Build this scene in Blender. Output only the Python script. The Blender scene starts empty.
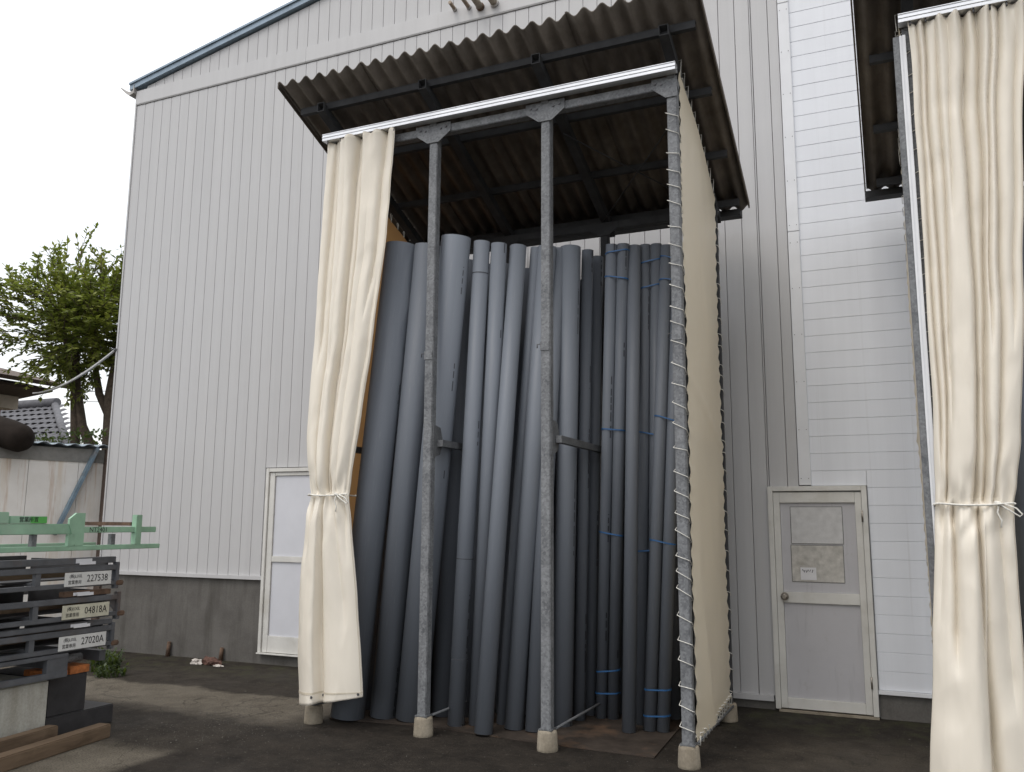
import bpy, bmesh, math, random
from mathutils import Vector, Matrix, noise
rnd = random.Random(11)
S = bpy.context.scene
COL = S.collection

# ------------------------------------------------------------------ camera, sky, sun, exposure
cam = bpy.data.cameras.new('camera')
cam.lens = 30.234; cam.sensor_width = 36.0; cam.clip_start = 0.05; cam.clip_end = 1000.0
camo = bpy.data.objects.new('camera', cam); COL.objects.link(camo)
pitch, yaw, roll = 0.156889, 0.414320, 0.006014
fw = Vector((-math.sin(yaw)*math.cos(pitch), math.cos(yaw)*math.cos(pitch), math.sin(pitch)))
rt = fw.cross(Vector((0, 0, 1))).normalized(); up = rt.cross(fw)
r2 = rt*math.cos(roll) + up*math.sin(roll); u2 = -rt*math.sin(roll) + up*math.cos(roll)
mw = Matrix((r2, u2, -fw)).transposed().to_4x4(); mw.translation = Vector((0, -8.357, 1.65))
camo.matrix_world = mw
S.camera = camo

SUN_EL, SUN_AZ = math.radians(58), math.radians(200)      # azimuth clockwise from +Y
world = bpy.data.worlds.new('World'); S.world = world; world.use_nodes = True
wn = world.node_tree; wn.nodes.clear()
wo = wn.nodes.new('ShaderNodeOutputWorld')
sky = wn.nodes.new('ShaderNodeTexSky'); sky.sky_type = 'NISHITA'; sky.sun_disc = False
sky.sun_elevation = SUN_EL; sky.sun_rotation = SUN_AZ; sky.dust_density = 3.0
bg1 = wn.nodes.new('ShaderNodeBackground'); bg1.inputs[1].default_value = 0.05
wn.links.new(sky.outputs[0], bg1.inputs[0])
# overcast cloud layer
tc = wn.nodes.new('ShaderNodeTexCoord')
cn = wn.nodes.new('ShaderNodeTexNoise'); cn.inputs['Scale'].default_value = 3.2; cn.inputs['Detail'].default_value = 5
cr = wn.nodes.new('ShaderNodeValToRGB')
cr.color_ramp.elements[0].position = 0.38; cr.color_ramp.elements[0].color = (0.90, 0.92, 0.95, 1)
cr.color_ramp.elements[1].position = 0.56; cr.color_ramp.elements[1].color = (1.0, 0.99, 0.97, 1)
wn.links.new(tc.outputs['Generated'], cn.inputs['Vector']); wn.links.new(cn.outputs['Fac'], cr.inputs[0])
bg2 = wn.nodes.new('ShaderNodeBackground'); bg2.inputs[1].default_value = 1.18
wn.links.new(cr.outputs[0], bg2.inputs[0])
# overcast sky: brighter overhead than at the horizon
sz = wn.nodes.new('ShaderNodeSeparateXYZ'); wn.links.new(tc.outputs['Generated'], sz.inputs[0])
mr = wn.nodes.new('ShaderNodeMapRange'); mr.inputs[1].default_value = 0.0; mr.inputs[2].default_value = 1.0
mr.inputs[3].default_value = 0.96; mr.inputs[4].default_value = 1.55
wn.links.new(sz.outputs[2], mr.inputs[0]); wn.links.new(mr.outputs[0], bg2.inputs[1])
ad = wn.nodes.new('ShaderNodeAddShader')
wn.links.new(bg1.outputs[0], ad.inputs[0]); wn.links.new(bg2.outputs[0], ad.inputs[1])
wn.links.new(ad.outputs[0], wo.inputs[0])

sl = bpy.data.lights.new('sun', 'SUN'); sl.energy = 0.9; sl.angle = math.radians(25); sl.color = (1.0, 0.96, 0.90)
so = bpy.data.objects.new('sun', sl); COL.objects.link(so)
sd = Vector((math.sin(SUN_AZ)*math.cos(SUN_EL), math.cos(SUN_AZ)*math.cos(SUN_EL), math.sin(SUN_EL)))
so.rotation_euler = sd.to_track_quat('Z', 'Y').to_euler(); so.location = (0, -12, 14)

S.view_settings.view_transform = 'Standard'; S.view_settings.look = 'None'
S.view_settings.gamma = 1.0; S.view_settings.use_curve_mapping = False
S.view_settings.exposure = 0.0
S.render.engine = 'CYCLES'
S.cycles.max_bounces = 8; S.cycles.diffuse_bounces = 4
S.cycles.use_denoising = True

# ------------------------------------------------------------------ materials
class N:
    """small node-graph helper"""
    def __init__(self, name):
        self.m = bpy.data.materials.new(name); self.m.use_nodes = True
        self.t = self.m.node_tree; self.b = self.t.nodes['Principled BSDF']
        self.out = self.t.nodes['Material Output']
        self.geo = None
    def n(self, kind): return self.t.nodes.new('ShaderNode' + kind)
    def l(self, a, b): self.t.links.new(a, b)
    def pos(self, scale=(1, 1, 1), obj=False):
        if obj: src = self.n('TexCoord').outputs['Object']
        else: src = self.n('NewGeometry').outputs['Position']
        mp = self.n('Mapping'); mp.inputs['Scale'].default_value = scale
        self.l(src, mp.inputs['Vector']); return mp.outputs[0]
    def noise(self, scale, detail=4, rough=0.55, vec=None, dist=0):
        t = self.n('TexNoise'); t.inputs['Scale'].default_value = scale; t.inputs['Detail'].default_value = detail
        t.inputs['Roughness'].default_value = rough; t.inputs['Distortion'].default_value = dist
        self.l(vec if vec is not None else self.pos(), t.inputs['Vector']); return t.outputs['Fac']
    def ramp(self, fac, stops):
        r = self.n('ValToRGB'); e = r.color_ramp.elements
        while len(e) < len(stops): e.new(0.5)
        for k, (p, c) in enumerate(stops):
            e[k].position = p; e[k].color = (c, c, c, 1) if not hasattr(c, '__len__') else (*c, 1)
        self.l(fac, r.inputs[0]); return r.outputs[0]
    def mix(self, fac, a, b, mode='MIX'):
        x = self.n('Mix'); x.data_type = 'RGBA'; x.blend_type = mode
        for s, v in ((x.inputs[0], fac), (x.inputs[6], a), (x.inputs[7], b)):
            if hasattr(v, 'links') or isinstance(v, bpy.types.NodeSocket): self.l(v, s)
            elif isinstance(v, (int, float)): s.default_value = v
            else: s.default_value = (*v, 1)
        return x.outputs[2]
    def math(self, op, a, b=None, clamp=False):
        x = self.n('Math'); x.operation = op; x.use_clamp = clamp
        for s, v in ((x.inputs[0], a), (x.inputs[1], b)):
            if v is None: continue
            if isinstance(v, bpy.types.NodeSocket): self.l(v, s)
            else: s.default_value = v
        return x.outputs[0]
    def base(self, c):
        if isinstance(c, bpy.types.NodeSocket): self.l(c, self.b.inputs['Base Color'])
        else: self.b.inputs['Base Color'].default_value = (*c, 1)
    def rough(self, v):
        if isinstance(v, bpy.types.NodeSocket): self.l(v, self.b.inputs['Roughness'])
        else: self.b.inputs['Roughness'].default_value = v
    def bump(self, h, strength=0.3, dist=0.01):
        bp = self.n('Bump'); bp.inputs['Strength'].default_value = strength; bp.inputs['Distance'].default_value = dist
        self.l(h, bp.inputs['Height']); self.l(bp.outputs[0], self.b.inputs['Normal'])
    def objrand(self): return self.n('ObjectInfo').outputs['Random']

def simple(name, col, rough=0.6, metal=0.0, var=0.25, scale=12, bump=0.0, dirt=None, obj=False, spec=None):
    g = N(name); p = g.pos(obj=obj)
    f = g.noise(scale, 5, 0.6, p)
    dark = tuple(c*(1-var) for c in col); lite = tuple(min(1, c*(1+var*0.6)) for c in col)
    c = g.ramp(f, [(0.3, dark), (0.7, lite)])
    if dirt:
        f2 = g.noise(2.3, 6, 0.65, p)
        c = g.mix(g.ramp(f2, [(0.52, 0.0), (0.72, 0.75)]), c, dirt)
    g.base(c); g.rough(rough); g.b.inputs['Metallic'].default_value = metal
    if spec is not None: g.b.inputs['Specular IOR Level'].default_value = spec
    if bump: g.bump(f, bump, 0.01)
    return g.m

M = {}
def mk_siding(name, col, warm):
    g = N(name)
    streak = g.noise(1.0, 4, 0.6, g.pos((9, 9, 0.35)))
    blot = g.noise(0.7, 5, 0.6)
    a = tuple(c*0.93 for c in col)
    c = g.mix(g.ramp(streak, [(0.3, 0.0), (0.75, 1.0)]), a, col)
    c = g.mix(g.ramp(blot, [(0.45, 0.0), (0.8, 0.35)]), c, warm)
    r = g.math('MULTIPLY', g.objrand(), 0.05)
    c = g.mix(r, c, (0.30, 0.31, 0.33))
    # fine horizontal grain of embossed sheet
    gr = g.noise(1.0, 3, 0.5, g.pos((3, 3, 55)))
    st2 = g.noise(1.0, 5, 0.7, g.pos((16, 16, 0.22)))
    c = g.mix(g.ramp(st2, [(0.60, 0.0), (0.78, 0.22)]), c, (0.30, 0.29, 0.27))
    dent = g.noise(2.2, 2, 0.5, g.pos((1.6, 1.6, 0.8)))
    g.base(c); g.rough(0.42)
    g.bump(g.math('ADD', g.math('MULTIPLY', gr, 0.004), g.math('MULTIPLY', dent, 0.05)), 0.35, 0.35)
    return g.m
M['siding'] = mk_siding('grey_siding', (0.49, 0.487, 0.490), (0.46, 0.455, 0.45))
M['band'] = mk_siding('band_metal', (0.51, 0.507, 0.51), (0.48, 0.475, 0.47))
M['white_siding'] = mk_siding('white_siding', (0.73, 0.75, 0.79), (0.69, 0.705, 0.73))
M['trim_white'] = simple('white_trim', (0.69, 0.70, 0.72), 0.4, var=0.06, scale=3)
M['joint'] = simple('joint_backing_steel', (0.33, 0.33, 0.33), 0.7, var=0.1)  # darker backing steel behind the panel joints
M['flashing'] = simple('blue_grey_flashing', (0.24, 0.31, 0.38), 0.45, 0.2, var=0.15, scale=5)
M['gutter'] = simple('gutter_plastic', (0.42, 0.40, 0.38), 0.5, var=0.2)

def mk_concrete(name, c1, c2, stain, sc=3.0):
    g = N(name); p = g.pos()
    f = g.noise(sc, 7, 0.65, p); v = g.noise(1.0, 5, 0.6, g.pos((5, 5, 0.6)))
    c = g.ramp(f, [(0.3, c1), (0.7, c2)])
    c = g.mix(g.ramp(v, [(0.48, 0.0), (0.7, 0.7)]), c, stain)
    fine = g.noise(60, 4, 0.7, p)
    c = g.mix(0.25, c, g.ramp(fine, [(0.3, 0.02), (0.7, 0.45)]), 'OVERLAY')
    g.base(c); g.rough(0.9); g.bump(fine, 0.35, 0.004); g.b.inputs['Specular IOR Level'].default_value = 0.2
    return g.m
M['foundation'] = mk_concrete('foundation_render', (0.115, 0.108, 0.10), (0.17, 0.162, 0.15), (0.065, 0.06, 0.052))
M['footing'] = mk_concrete('footing_concrete', (0.25, 0.215, 0.165), (0.38, 0.335, 0.265), (0.15, 0.125, 0.09), 12)
M['block'] = mk_concrete('block_concrete', (0.36, 0.35, 0.31), (0.50, 0.49, 0.44), (0.25, 0.23, 0.18), 4)

# galvanised steel with spangle
def mk_galv(name, lo, hi, rust=0.0):
    g = N(name); p = g.pos()
    v = g.n('TexVoronoi'); v.inputs['Scale'].default_value = 70; g.l(p, v.inputs['Vector'])
    sp = g.n('SeparateColor'); g.l(v.outputs['Color'], sp.inputs[0])
    f = g.noise(7, 6, 0.7, p)
    k = g.math('ADD', g.math('MULTIPLY', sp.outputs[0], 0.30), g.math('MULTIPLY', f, 0.80))
    c = g.ramp(k, [(0.3, lo), (0.8, hi)])
    if rust:
        rf = g.noise(5.0, 6, 0.7, p)
        c = g.mix(g.ramp(rf, [(0.66, 0.0), (0.76, rust)]), c, (0.20, 0.11, 0.06))
    g.base(c); g.b.inputs['Metallic'].default_value = 0.12; g.b.inputs['Specular IOR Level'].default_value = 0.3
    g.rough(g.ramp(k, [(0.2, 0.42), (0.8, 0.66)]))
    return g.m
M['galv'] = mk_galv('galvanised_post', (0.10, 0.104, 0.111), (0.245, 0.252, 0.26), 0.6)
M['galv_dark'] = mk_galv('weathered_steel', (0.09, 0.093, 0.098), (0.18, 0.185, 0.19))
M['alu'] = simple('aluminium_rail', (0.80, 0.81, 0.83), 0.28, 0.55, var=0.12, scale=4)
M['white_pvc'] = simple('white_channel', (0.82, 0.83, 0.85), 0.35, var=0.06, scale=5)
M['bolt'] = simple('bolt_steel', (0.12, 0.12, 0.125), 0.5, 0.6)

def mk_roof():
    g = N('fibre_cement_roof'); p = g.pos()
    f = g.noise(4.0, 6, 0.65, p); s = g.noise(1.0, 5, 0.6, g.pos((6, 0.7, 1)))
    c = g.ramp(f, [(0.3, (0.105, 0.091, 0.077)), (0.7, (0.190, 0.167, 0.145))])
    c = g.mix(g.ramp(s, [(0.45, 0.0), (0.7, 0.55)]), c, (0.045, 0.038, 0.033))
    fine = g.noise(90, 3, 0.7, p)
    g.base(c); g.rough(0.92); g.bump(fine, 0.4, 0.003); g.b.inputs['Specular IOR Level'].default_value = 0.15
    return g.m
M['roof'] = mk_roof()
M['purlin'] = simple('purlin_and_shaded_steel', (0.045, 0.046, 0.049), 0.75, 0.0, spec=0.25, var=0.3, scale=8)  # purlins; also rafters and back frame, under-roof shade put into the colour

# grey pvc with a printed line along the tube
def mk_pvc(name, col, ring=False):
    g = N(name)
    tc_ = g.n('TexCoord').outputs['Object']
    sx = g.n('SeparateXYZ'); g.l(tc_, sx.inputs[0])
    rn = g.objrand()
    lo = tuple(c*0.86 for c in col)
    st = g.n('Mapping'); st.inputs['Scale'].default_value = (14, 14, 0.5); g.l(tc_, st.inputs['Vector'])
    add = g.n('VectorMath'); add.operation = 'ADD'; g.l(st.outputs[0], add.inputs[0])
    cmb = g.n('CombineXYZ'); g.l(g.math('MULTIPLY', rn, 50.0), cmb.inputs[2]); g.l(cmb.outputs[0], add.inputs[1])
    f = g.noise(1.0, 5, 0.6, add.outputs[0])
    c = g.mix(g.ramp(f, [(0.3, 0.0), (0.75, 1.0)]), lo, col)
    c = g.mix(g.math('MULTIPLY', rn, 0.55), c, tuple(x*0.62 for x in col))
    big_ = g.noise(0.22, 3, 0.6, add.outputs[0])
    c = g.mix(g.ramp(big_, [(0.35, 0.0), (0.7, 0.45)]), c, tuple(x*1.25 for x in col))
    # chalky scuffs
    sc = g.noise(9.0, 6, 0.75, add.outputs[0])
    c = g.mix(g.ramp(sc, [(0.57, 0.0), (0.78, 0.55)]), c, (0.31, 0.315, 0.315))
    # printed line: narrow strip on one side, broken into runs of dashes
    strip = g.math('MULTIPLY', g.math('LESS_THAN', sx.outputs[1], -0.02),
                   g.math('LESS_THAN', g.math('ABSOLUTE', g.math('SUBTRACT', sx.outputs[0], 0.012)), 0.006))
    wv = g.noise(1.0, 0, 0.5, None)
    mp = g.n('Mapping'); mp.inputs['Scale'].default_value = (0, 0, 30); g.l(add.outputs[0], mp.inputs['Vector'])
    d1 = g.noise(1.0, 1, 0.5, mp.outputs[0])
    mp2 = g.n('Mapping'); mp2.inputs['Scale'].default_value = (0, 0, 2.4); g.l(add.outputs[0], mp2.inputs['Vector'])
    d2 = g.noise(1.0, 1, 0.5, mp2.outputs[0])
    ink = g.math('MULTIPLY', strip, g.math('MULTIPLY', g.math('GREATER_THAN', d1, 0.46), g.math('GREATER_THAN', d2, 0.55)))
    c = g.mix(g.math('MULTIPLY', ink, 0.75), c, (0.02, 0.02, 0.022))
    g.base(c); g.rough(g.ramp(f, [(0.2, 0.36), (0.8, 0.56)])); g.b.inputs['Specular IOR Level'].default_value = 0.22
    return g.m
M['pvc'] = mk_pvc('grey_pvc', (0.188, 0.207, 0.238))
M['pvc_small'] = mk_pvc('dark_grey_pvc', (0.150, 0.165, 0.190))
M['pvc_in'] = simple('pvc_bore', (0.07, 0.075, 0.085), 0.6)
M['strap'] = simple('blue_strap', (0.022, 0.10, 0.25), 0.4, var=0.2)
M['cord'] = simple('white_cord', (0.72, 0.70, 0.64), 0.8, var=0.15, scale=60)

def mk_canvas(name, col, trans_col, amt):
    g = N(name); p = g.pos()
    f = g.noise(2.0, 5, 0.6, p); w = g.noise(140, 3, 0.6, p)
    lo = tuple(c*0.95 for c in col)
    c = g.ramp(f, [(0.3, lo), (0.75, col)])
    st = g.noise(1.0, 5, 0.7, g.pos((4, 4, 1.2)))
    c = g.mix(g.ramp(st, [(0.58, 0.0), (0.82, 0.26)]), c, (0.55, 0.47, 0.35))
    g.base(c); g.rough(0.40); g.bump(w, 0.12, 0.002)
    tr = g.n('BsdfTranslucent'); tr.inputs[0].default_value = (*trans_col, 1)
    mx = g.n('MixShader'); mx.inputs[0].default_value = amt
    g.l(g.b.outputs[0], mx.inputs[1]); g.l(tr.outputs[0], mx.inputs[2]); g.l(mx.outputs[0], g.out.inputs[0])
    return g.m
M['curtain'] = mk_canvas('cream_canvas', (0.87, 0.81, 0.70), (0.80, 0.62, 0.40), 0.12)
M['seam'] = simple('seam_thread', (0.62, 0.55, 0.43), 0.6, var=0.1)
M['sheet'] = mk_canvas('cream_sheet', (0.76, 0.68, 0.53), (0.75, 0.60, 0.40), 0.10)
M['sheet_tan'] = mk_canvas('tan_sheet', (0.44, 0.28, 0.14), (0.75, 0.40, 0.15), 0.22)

def mk_ground():
    g = N('yard_ground'); p = g.pos()
    xy = g.n('SeparateXYZ'); g.l(p, xy.inputs[0]); X, Y = xy.outputs[0], xy.outputs[1]
    big = g.noise(0.8, 6, 0.65, p); mid = g.noise(4.0, 6, 0.7, p); fine = g.noise(26, 6, 0.8, p); grit = g.noise(80, 4, 0.75, p)
    wob = g.math('MULTIPLY', g.math('SUBTRACT', big, 0.5), 1.3)
    wob2 = g.math('MULTIPLY', g.math('SUBTRACT', mid, 0.5), 0.35)
    w = g.math('ADD', wob, wob2)
    def step(v, at, soft):         # 0 below, 1 above
        return g.math('DIVIDE', g.math('SUBTRACT', v, at - soft), 2*soft, clamp=True)
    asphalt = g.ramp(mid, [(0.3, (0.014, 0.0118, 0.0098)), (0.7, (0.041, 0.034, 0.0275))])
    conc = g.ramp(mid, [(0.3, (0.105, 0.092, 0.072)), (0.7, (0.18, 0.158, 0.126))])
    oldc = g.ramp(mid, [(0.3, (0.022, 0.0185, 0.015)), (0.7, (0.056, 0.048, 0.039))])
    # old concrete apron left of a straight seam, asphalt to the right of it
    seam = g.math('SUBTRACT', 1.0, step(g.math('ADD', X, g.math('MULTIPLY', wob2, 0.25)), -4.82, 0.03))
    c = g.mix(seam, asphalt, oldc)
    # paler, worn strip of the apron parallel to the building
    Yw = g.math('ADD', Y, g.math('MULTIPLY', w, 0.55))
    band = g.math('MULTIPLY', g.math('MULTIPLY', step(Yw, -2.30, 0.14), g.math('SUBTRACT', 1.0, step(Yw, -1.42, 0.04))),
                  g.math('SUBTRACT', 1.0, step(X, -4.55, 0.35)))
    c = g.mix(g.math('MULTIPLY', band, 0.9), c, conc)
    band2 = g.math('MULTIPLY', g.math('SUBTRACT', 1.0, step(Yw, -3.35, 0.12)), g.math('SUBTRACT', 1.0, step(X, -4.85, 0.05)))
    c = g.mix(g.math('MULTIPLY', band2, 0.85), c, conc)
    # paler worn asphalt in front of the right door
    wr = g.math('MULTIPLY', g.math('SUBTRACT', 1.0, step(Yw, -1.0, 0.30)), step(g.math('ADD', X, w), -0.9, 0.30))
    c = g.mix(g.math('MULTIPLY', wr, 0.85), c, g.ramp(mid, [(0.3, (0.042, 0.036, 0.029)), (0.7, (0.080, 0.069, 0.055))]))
    # moss along the wall foot
    ms = g.math('MULTIPLY', step(Yw, -0.75, 0.3), g.ramp(mid, [(0.45, 0.0), (0.65, 0.7)]))
    c = g.mix(ms, c, (0.045, 0.050, 0.022))
    # aggregate
    c = g.mix(g.ramp(fine, [(0.58, 0.0), (0.70, 0.55)]), c, (0.17, 0.155, 0.13))
    c = g.mix(g.ramp(grit, [(0.36, 0.75), (0.52, 0.0)]), c, (0.012, 0.0105, 0.009))
    # hairline cracks
    v = g.n('TexVoronoi'); v.feature = 'DISTANCE_TO_EDGE'; v.inputs['Scale'].default_value = 0.33
    va = g.n('VectorMath'); va.operation = 'ADD'; nv = g.n('TexNoise'); nv.inputs['Scale'].default_value = 3; g.l(p, nv.inputs['Vector'])
    g.l(p, va.inputs[0]); g.l(nv.outputs['Color'], va.inputs[1]); g.l(va.outputs[0], v.inputs['Vector'])
    c = g.mix(g.ramp(v.outputs['Distance'], [(0.0, 0.6), (0.005, 0.0)]), c, (0.015, 0.014, 0.012))
    g.base(c)
    g.rough(g.ramp(big, [(0.35, 0.62), (0.6, 0.95)])); g.b.inputs['Specular IOR Level'].default_value = 0.14
    h = g.math('ADD', g.math('MULTIPLY', fine, 0.6), g.math('MULTIPLY', grit, 0.4))
    g.bump(h, 0.7, 0.012)
    return g.m
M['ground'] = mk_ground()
M['mat'] = simple('rusty_plate', (0.050, 0.040, 0.033), 0.8, spec=0.15, var=0.45, scale=5, bump=0.2, dirt=(0.15, 0.09, 0.055))
M['door_frame'] = simple('cream_door_frame', (0.62, 0.612, 0.58), 0.45, var=0.10, scale=4, dirt=(0.46, 0.44, 0.39))
M['door_panel'] = simple('lilac_grey_panel', (0.49, 0.485, 0.505), 0.5, var=0.06, scale=3)
def mk_door(name, col):
    g = N(name); f = g.noise(3, 4, 0.6); v = g.noise(1.0, 5, 0.7, g.pos((22, 22, 1.6))); q = g.noise(7, 5, 0.75)
    c = g.ramp(f, [(0.3, tuple(x*0.93 for x in col)), (0.7, col)])
    c = g.mix(g.ramp(v, [(0.56, 0.0), (0.75, 0.45)]), c, tuple(x*0.62 for x in col))
    c = g.mix(g.ramp(q, [(0.62, 0.0), (0.74, 0.35)]), c, (0.30, 0.28, 0.24))
    g.base(c); g.rough(g.ramp(q, [(0.3, 0.35), (0.7, 0.6)])); return g.m
M['door_panel'] = mk_door('lilac_grey_door_panel', (0.49, 0.485, 0.505))
M['door_panel2'] = simple('frosted_panel', (0.60, 0.61, 0.65), 0.4, var=0.05, scale=3)
M['knob'] = simple('knob_metal', (0.34, 0.31, 0.27), 0.3, 0.9)
M['notice'] = simple('faded_notice', (0.55, 0.55, 0.55), 0.7, var=0.14, scale=14)
M['notice2'] = simple('stained_notice', (0.50, 0.485, 0.45), 0.75, var=0.25, scale=18, dirt=(0.30, 0.275, 0.23))
M['tape'] = simple('dark_tape', (0.16, 0.16, 0.15), 0.7, var=0.3)
M['ink'] = simple('black_ink', (0.015, 0.015, 0.017), 0.6)
M['paper'] = simple('white_paper', (0.66, 0.66, 0.68), 0.7, var=0.05)
M['rack'] = simple('grey_rack_paint', (0.105, 0.11, 0.12), 0.5, 0.15, var=0.3, scale=7, dirt=(0.12, 0.075, 0.05))
M['rust'] = simple('rusty_steel', (0.115, 0.070, 0.045), 0.85, var=0.5, scale=14, bump=0.3)
M['rust_bright'] = simple('orange_rust', (0.50, 0.17, 0.05), 0.85, var=0.5, scale=20, bump=0.3)
M['mint'] = simple('mint_green_paint', (0.27, 0.44, 0.31), 0.5, var=0.2, scale=5, dirt=(0.30, 0.40, 0.31))
M['green'] = simple('bright_green_paint', (0.10, 0.40, 0.09), 0.5, var=0.1)
M['plate'] = simple('label_plate', (0.62, 0.62, 0.60), 0.5, var=0.08, scale=10)
M['plate_y'] = simple('yellowed_label_plate', (0.55, 0.53, 0.42), 0.5, var=0.15, scale=10)
M['darkbox'] = simple('dark_box_and_rack_fill', (0.035, 0.034, 0.036), 0.6, var=0.3)  # steel box, and the added panels that darken the racks
def mk_wood(name, a, b):
    g = N(name); p = g.pos((14, 1.2, 14)); f = g.noise(1.0, 6, 0.65, p, 0.6); f2 = g.noise(5, 5, 0.6)
    c = g.ramp(f, [(0.25, a), (0.75, b)]); c = g.mix(g.ramp(f2, [(0.5, 0.0), (0.75, 0.5)]), c, tuple(x*0.55 for x in a))
    g.base(c); g.rough(0.85); g.bump(f, 0.5, 0.008); g.b.inputs['Specular IOR Level'].default_value = 0.2; return g.m
M['wood'] = mk_wood('weathered_timber', (0.085, 0.058, 0.038), (0.19, 0.135, 0.09))
def mk_rustwall():
    g = N('rust_streaked_panel')
    s = g.noise(1.0, 5, 0.65, g.pos((3.2, 3.2, 0.25))); s2 = g.noise(1.0, 5, 0.7, g.pos((7, 7, 0.5))); f = g.noise(3, 5, 0.6)
    c = g.ramp(f, [(0.3, (0.66, 0.63, 0.585)), (0.7, (0.76, 0.73, 0.69))])
    c = g.mix(g.ramp(s, [(0.50, 0.0), (0.68, 0.65)]), c, (0.54, 0.40, 0.25))
    c = g.mix(g.ramp(s2, [(0.56, 0.0), (0.70, 0.7)]), c, (0.40, 0.22, 0.10))
    g.base(c); g.rough(0.6); return g.m
M['rustwall'] = mk_rustwall()
M['fascia'] = simple('grey_fascia', (0.22, 0.215, 0.20), 0.7, var=0.2)
M['shed_roof'] = simple('weathered_roof_metal', (0.33, 0.39, 0.44), 0.5, 0.2, var=0.3, scale=4, dirt=(0.30, 0.20, 0.13))
M['blue_steel'] = simple('blue_grey_brace', (0.17, 0.24, 0.30), 0.5, 0.2, var=0.3, scale=9, dirt=(0.20, 0.13, 0.08))
M['tile'] = simple('roof_tile', (0.10, 0.10, 0.11), 0.7, var=0.35, scale=6)
M['eave'] = simple('eave_timber', (0.10, 0.07, 0.055), 0.8, var=0.3)
M['plaster'] = simple('house_plaster', (0.55, 0.47, 0.38), 0.85, var=0.1)
M['tarp'] = simple('dark_brown_cover', (0.022, 0.017, 0.014), 0.95, spec=0.15, var=0.4, scale=5, bump=0.2)
M['bark'] = simple('tree_bark', (0.10, 0.075, 0.055), 0.95, var=0.45, scale=16, bump=0.6)
def mk_leaf(name, a, b):
    g = N(name)
    f = g.noise(3.0, 3, 0.6); c = g.ramp(f, [(0.35, a), (0.7, b)])
    g.base(c); g.rough(0.5)
    tr = g.n('BsdfTranslucent'); g.l(g.mix(0.5, c, (0.22, 0.30, 0.03)), tr.inputs[0])
    mx = g.n('MixShader'); mx.inputs[0].default_value = 0.35
    g.l(g.b.outputs[0], mx.inputs[1]); g.l(tr.outputs[0], mx.inputs[2]); g.l(mx.outputs[0], g.out.inputs[0])
    return g.m
M['leaf'] = mk_leaf('tree_leaves', (0.075, 0.105, 0.022), (0.33, 0.345, 0.07))
M['hedge'] = mk_leaf('hedge_leaves', (0.03, 0.055, 0.02), (0.07, 0.11, 0.03))
M['weed'] = mk_leaf('weed_leaves', (0.02, 0.035, 0.012), (0.045, 0.07, 0.025))
M['cable'] = simple('pale_cable', (0.50, 0.50, 0.50), 0.6)
M['wire'] = simple('dark_wire', (0.06, 0.06, 0.065), 0.6)
M['stone'] = simple('pale_grit', (0.10, 0.092, 0.08), 0.9, var=0.4, scale=30)
M['rag_white'] = simple('dirty_white_plastic', (0.50, 0.46, 0.42), 0.6, var=0.3, scale=20)
M['rag_red'] = simple('red_brown_rag', (0.10, 0.048, 0.034), 0.8, var=0.5, scale=20)
M['stub'] = simple('stained_pipe_stub', (0.30, 0.255, 0.20), 0.6, var=0.35, scale=20, dirt=(0.25, 0.15, 0.09))

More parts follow.
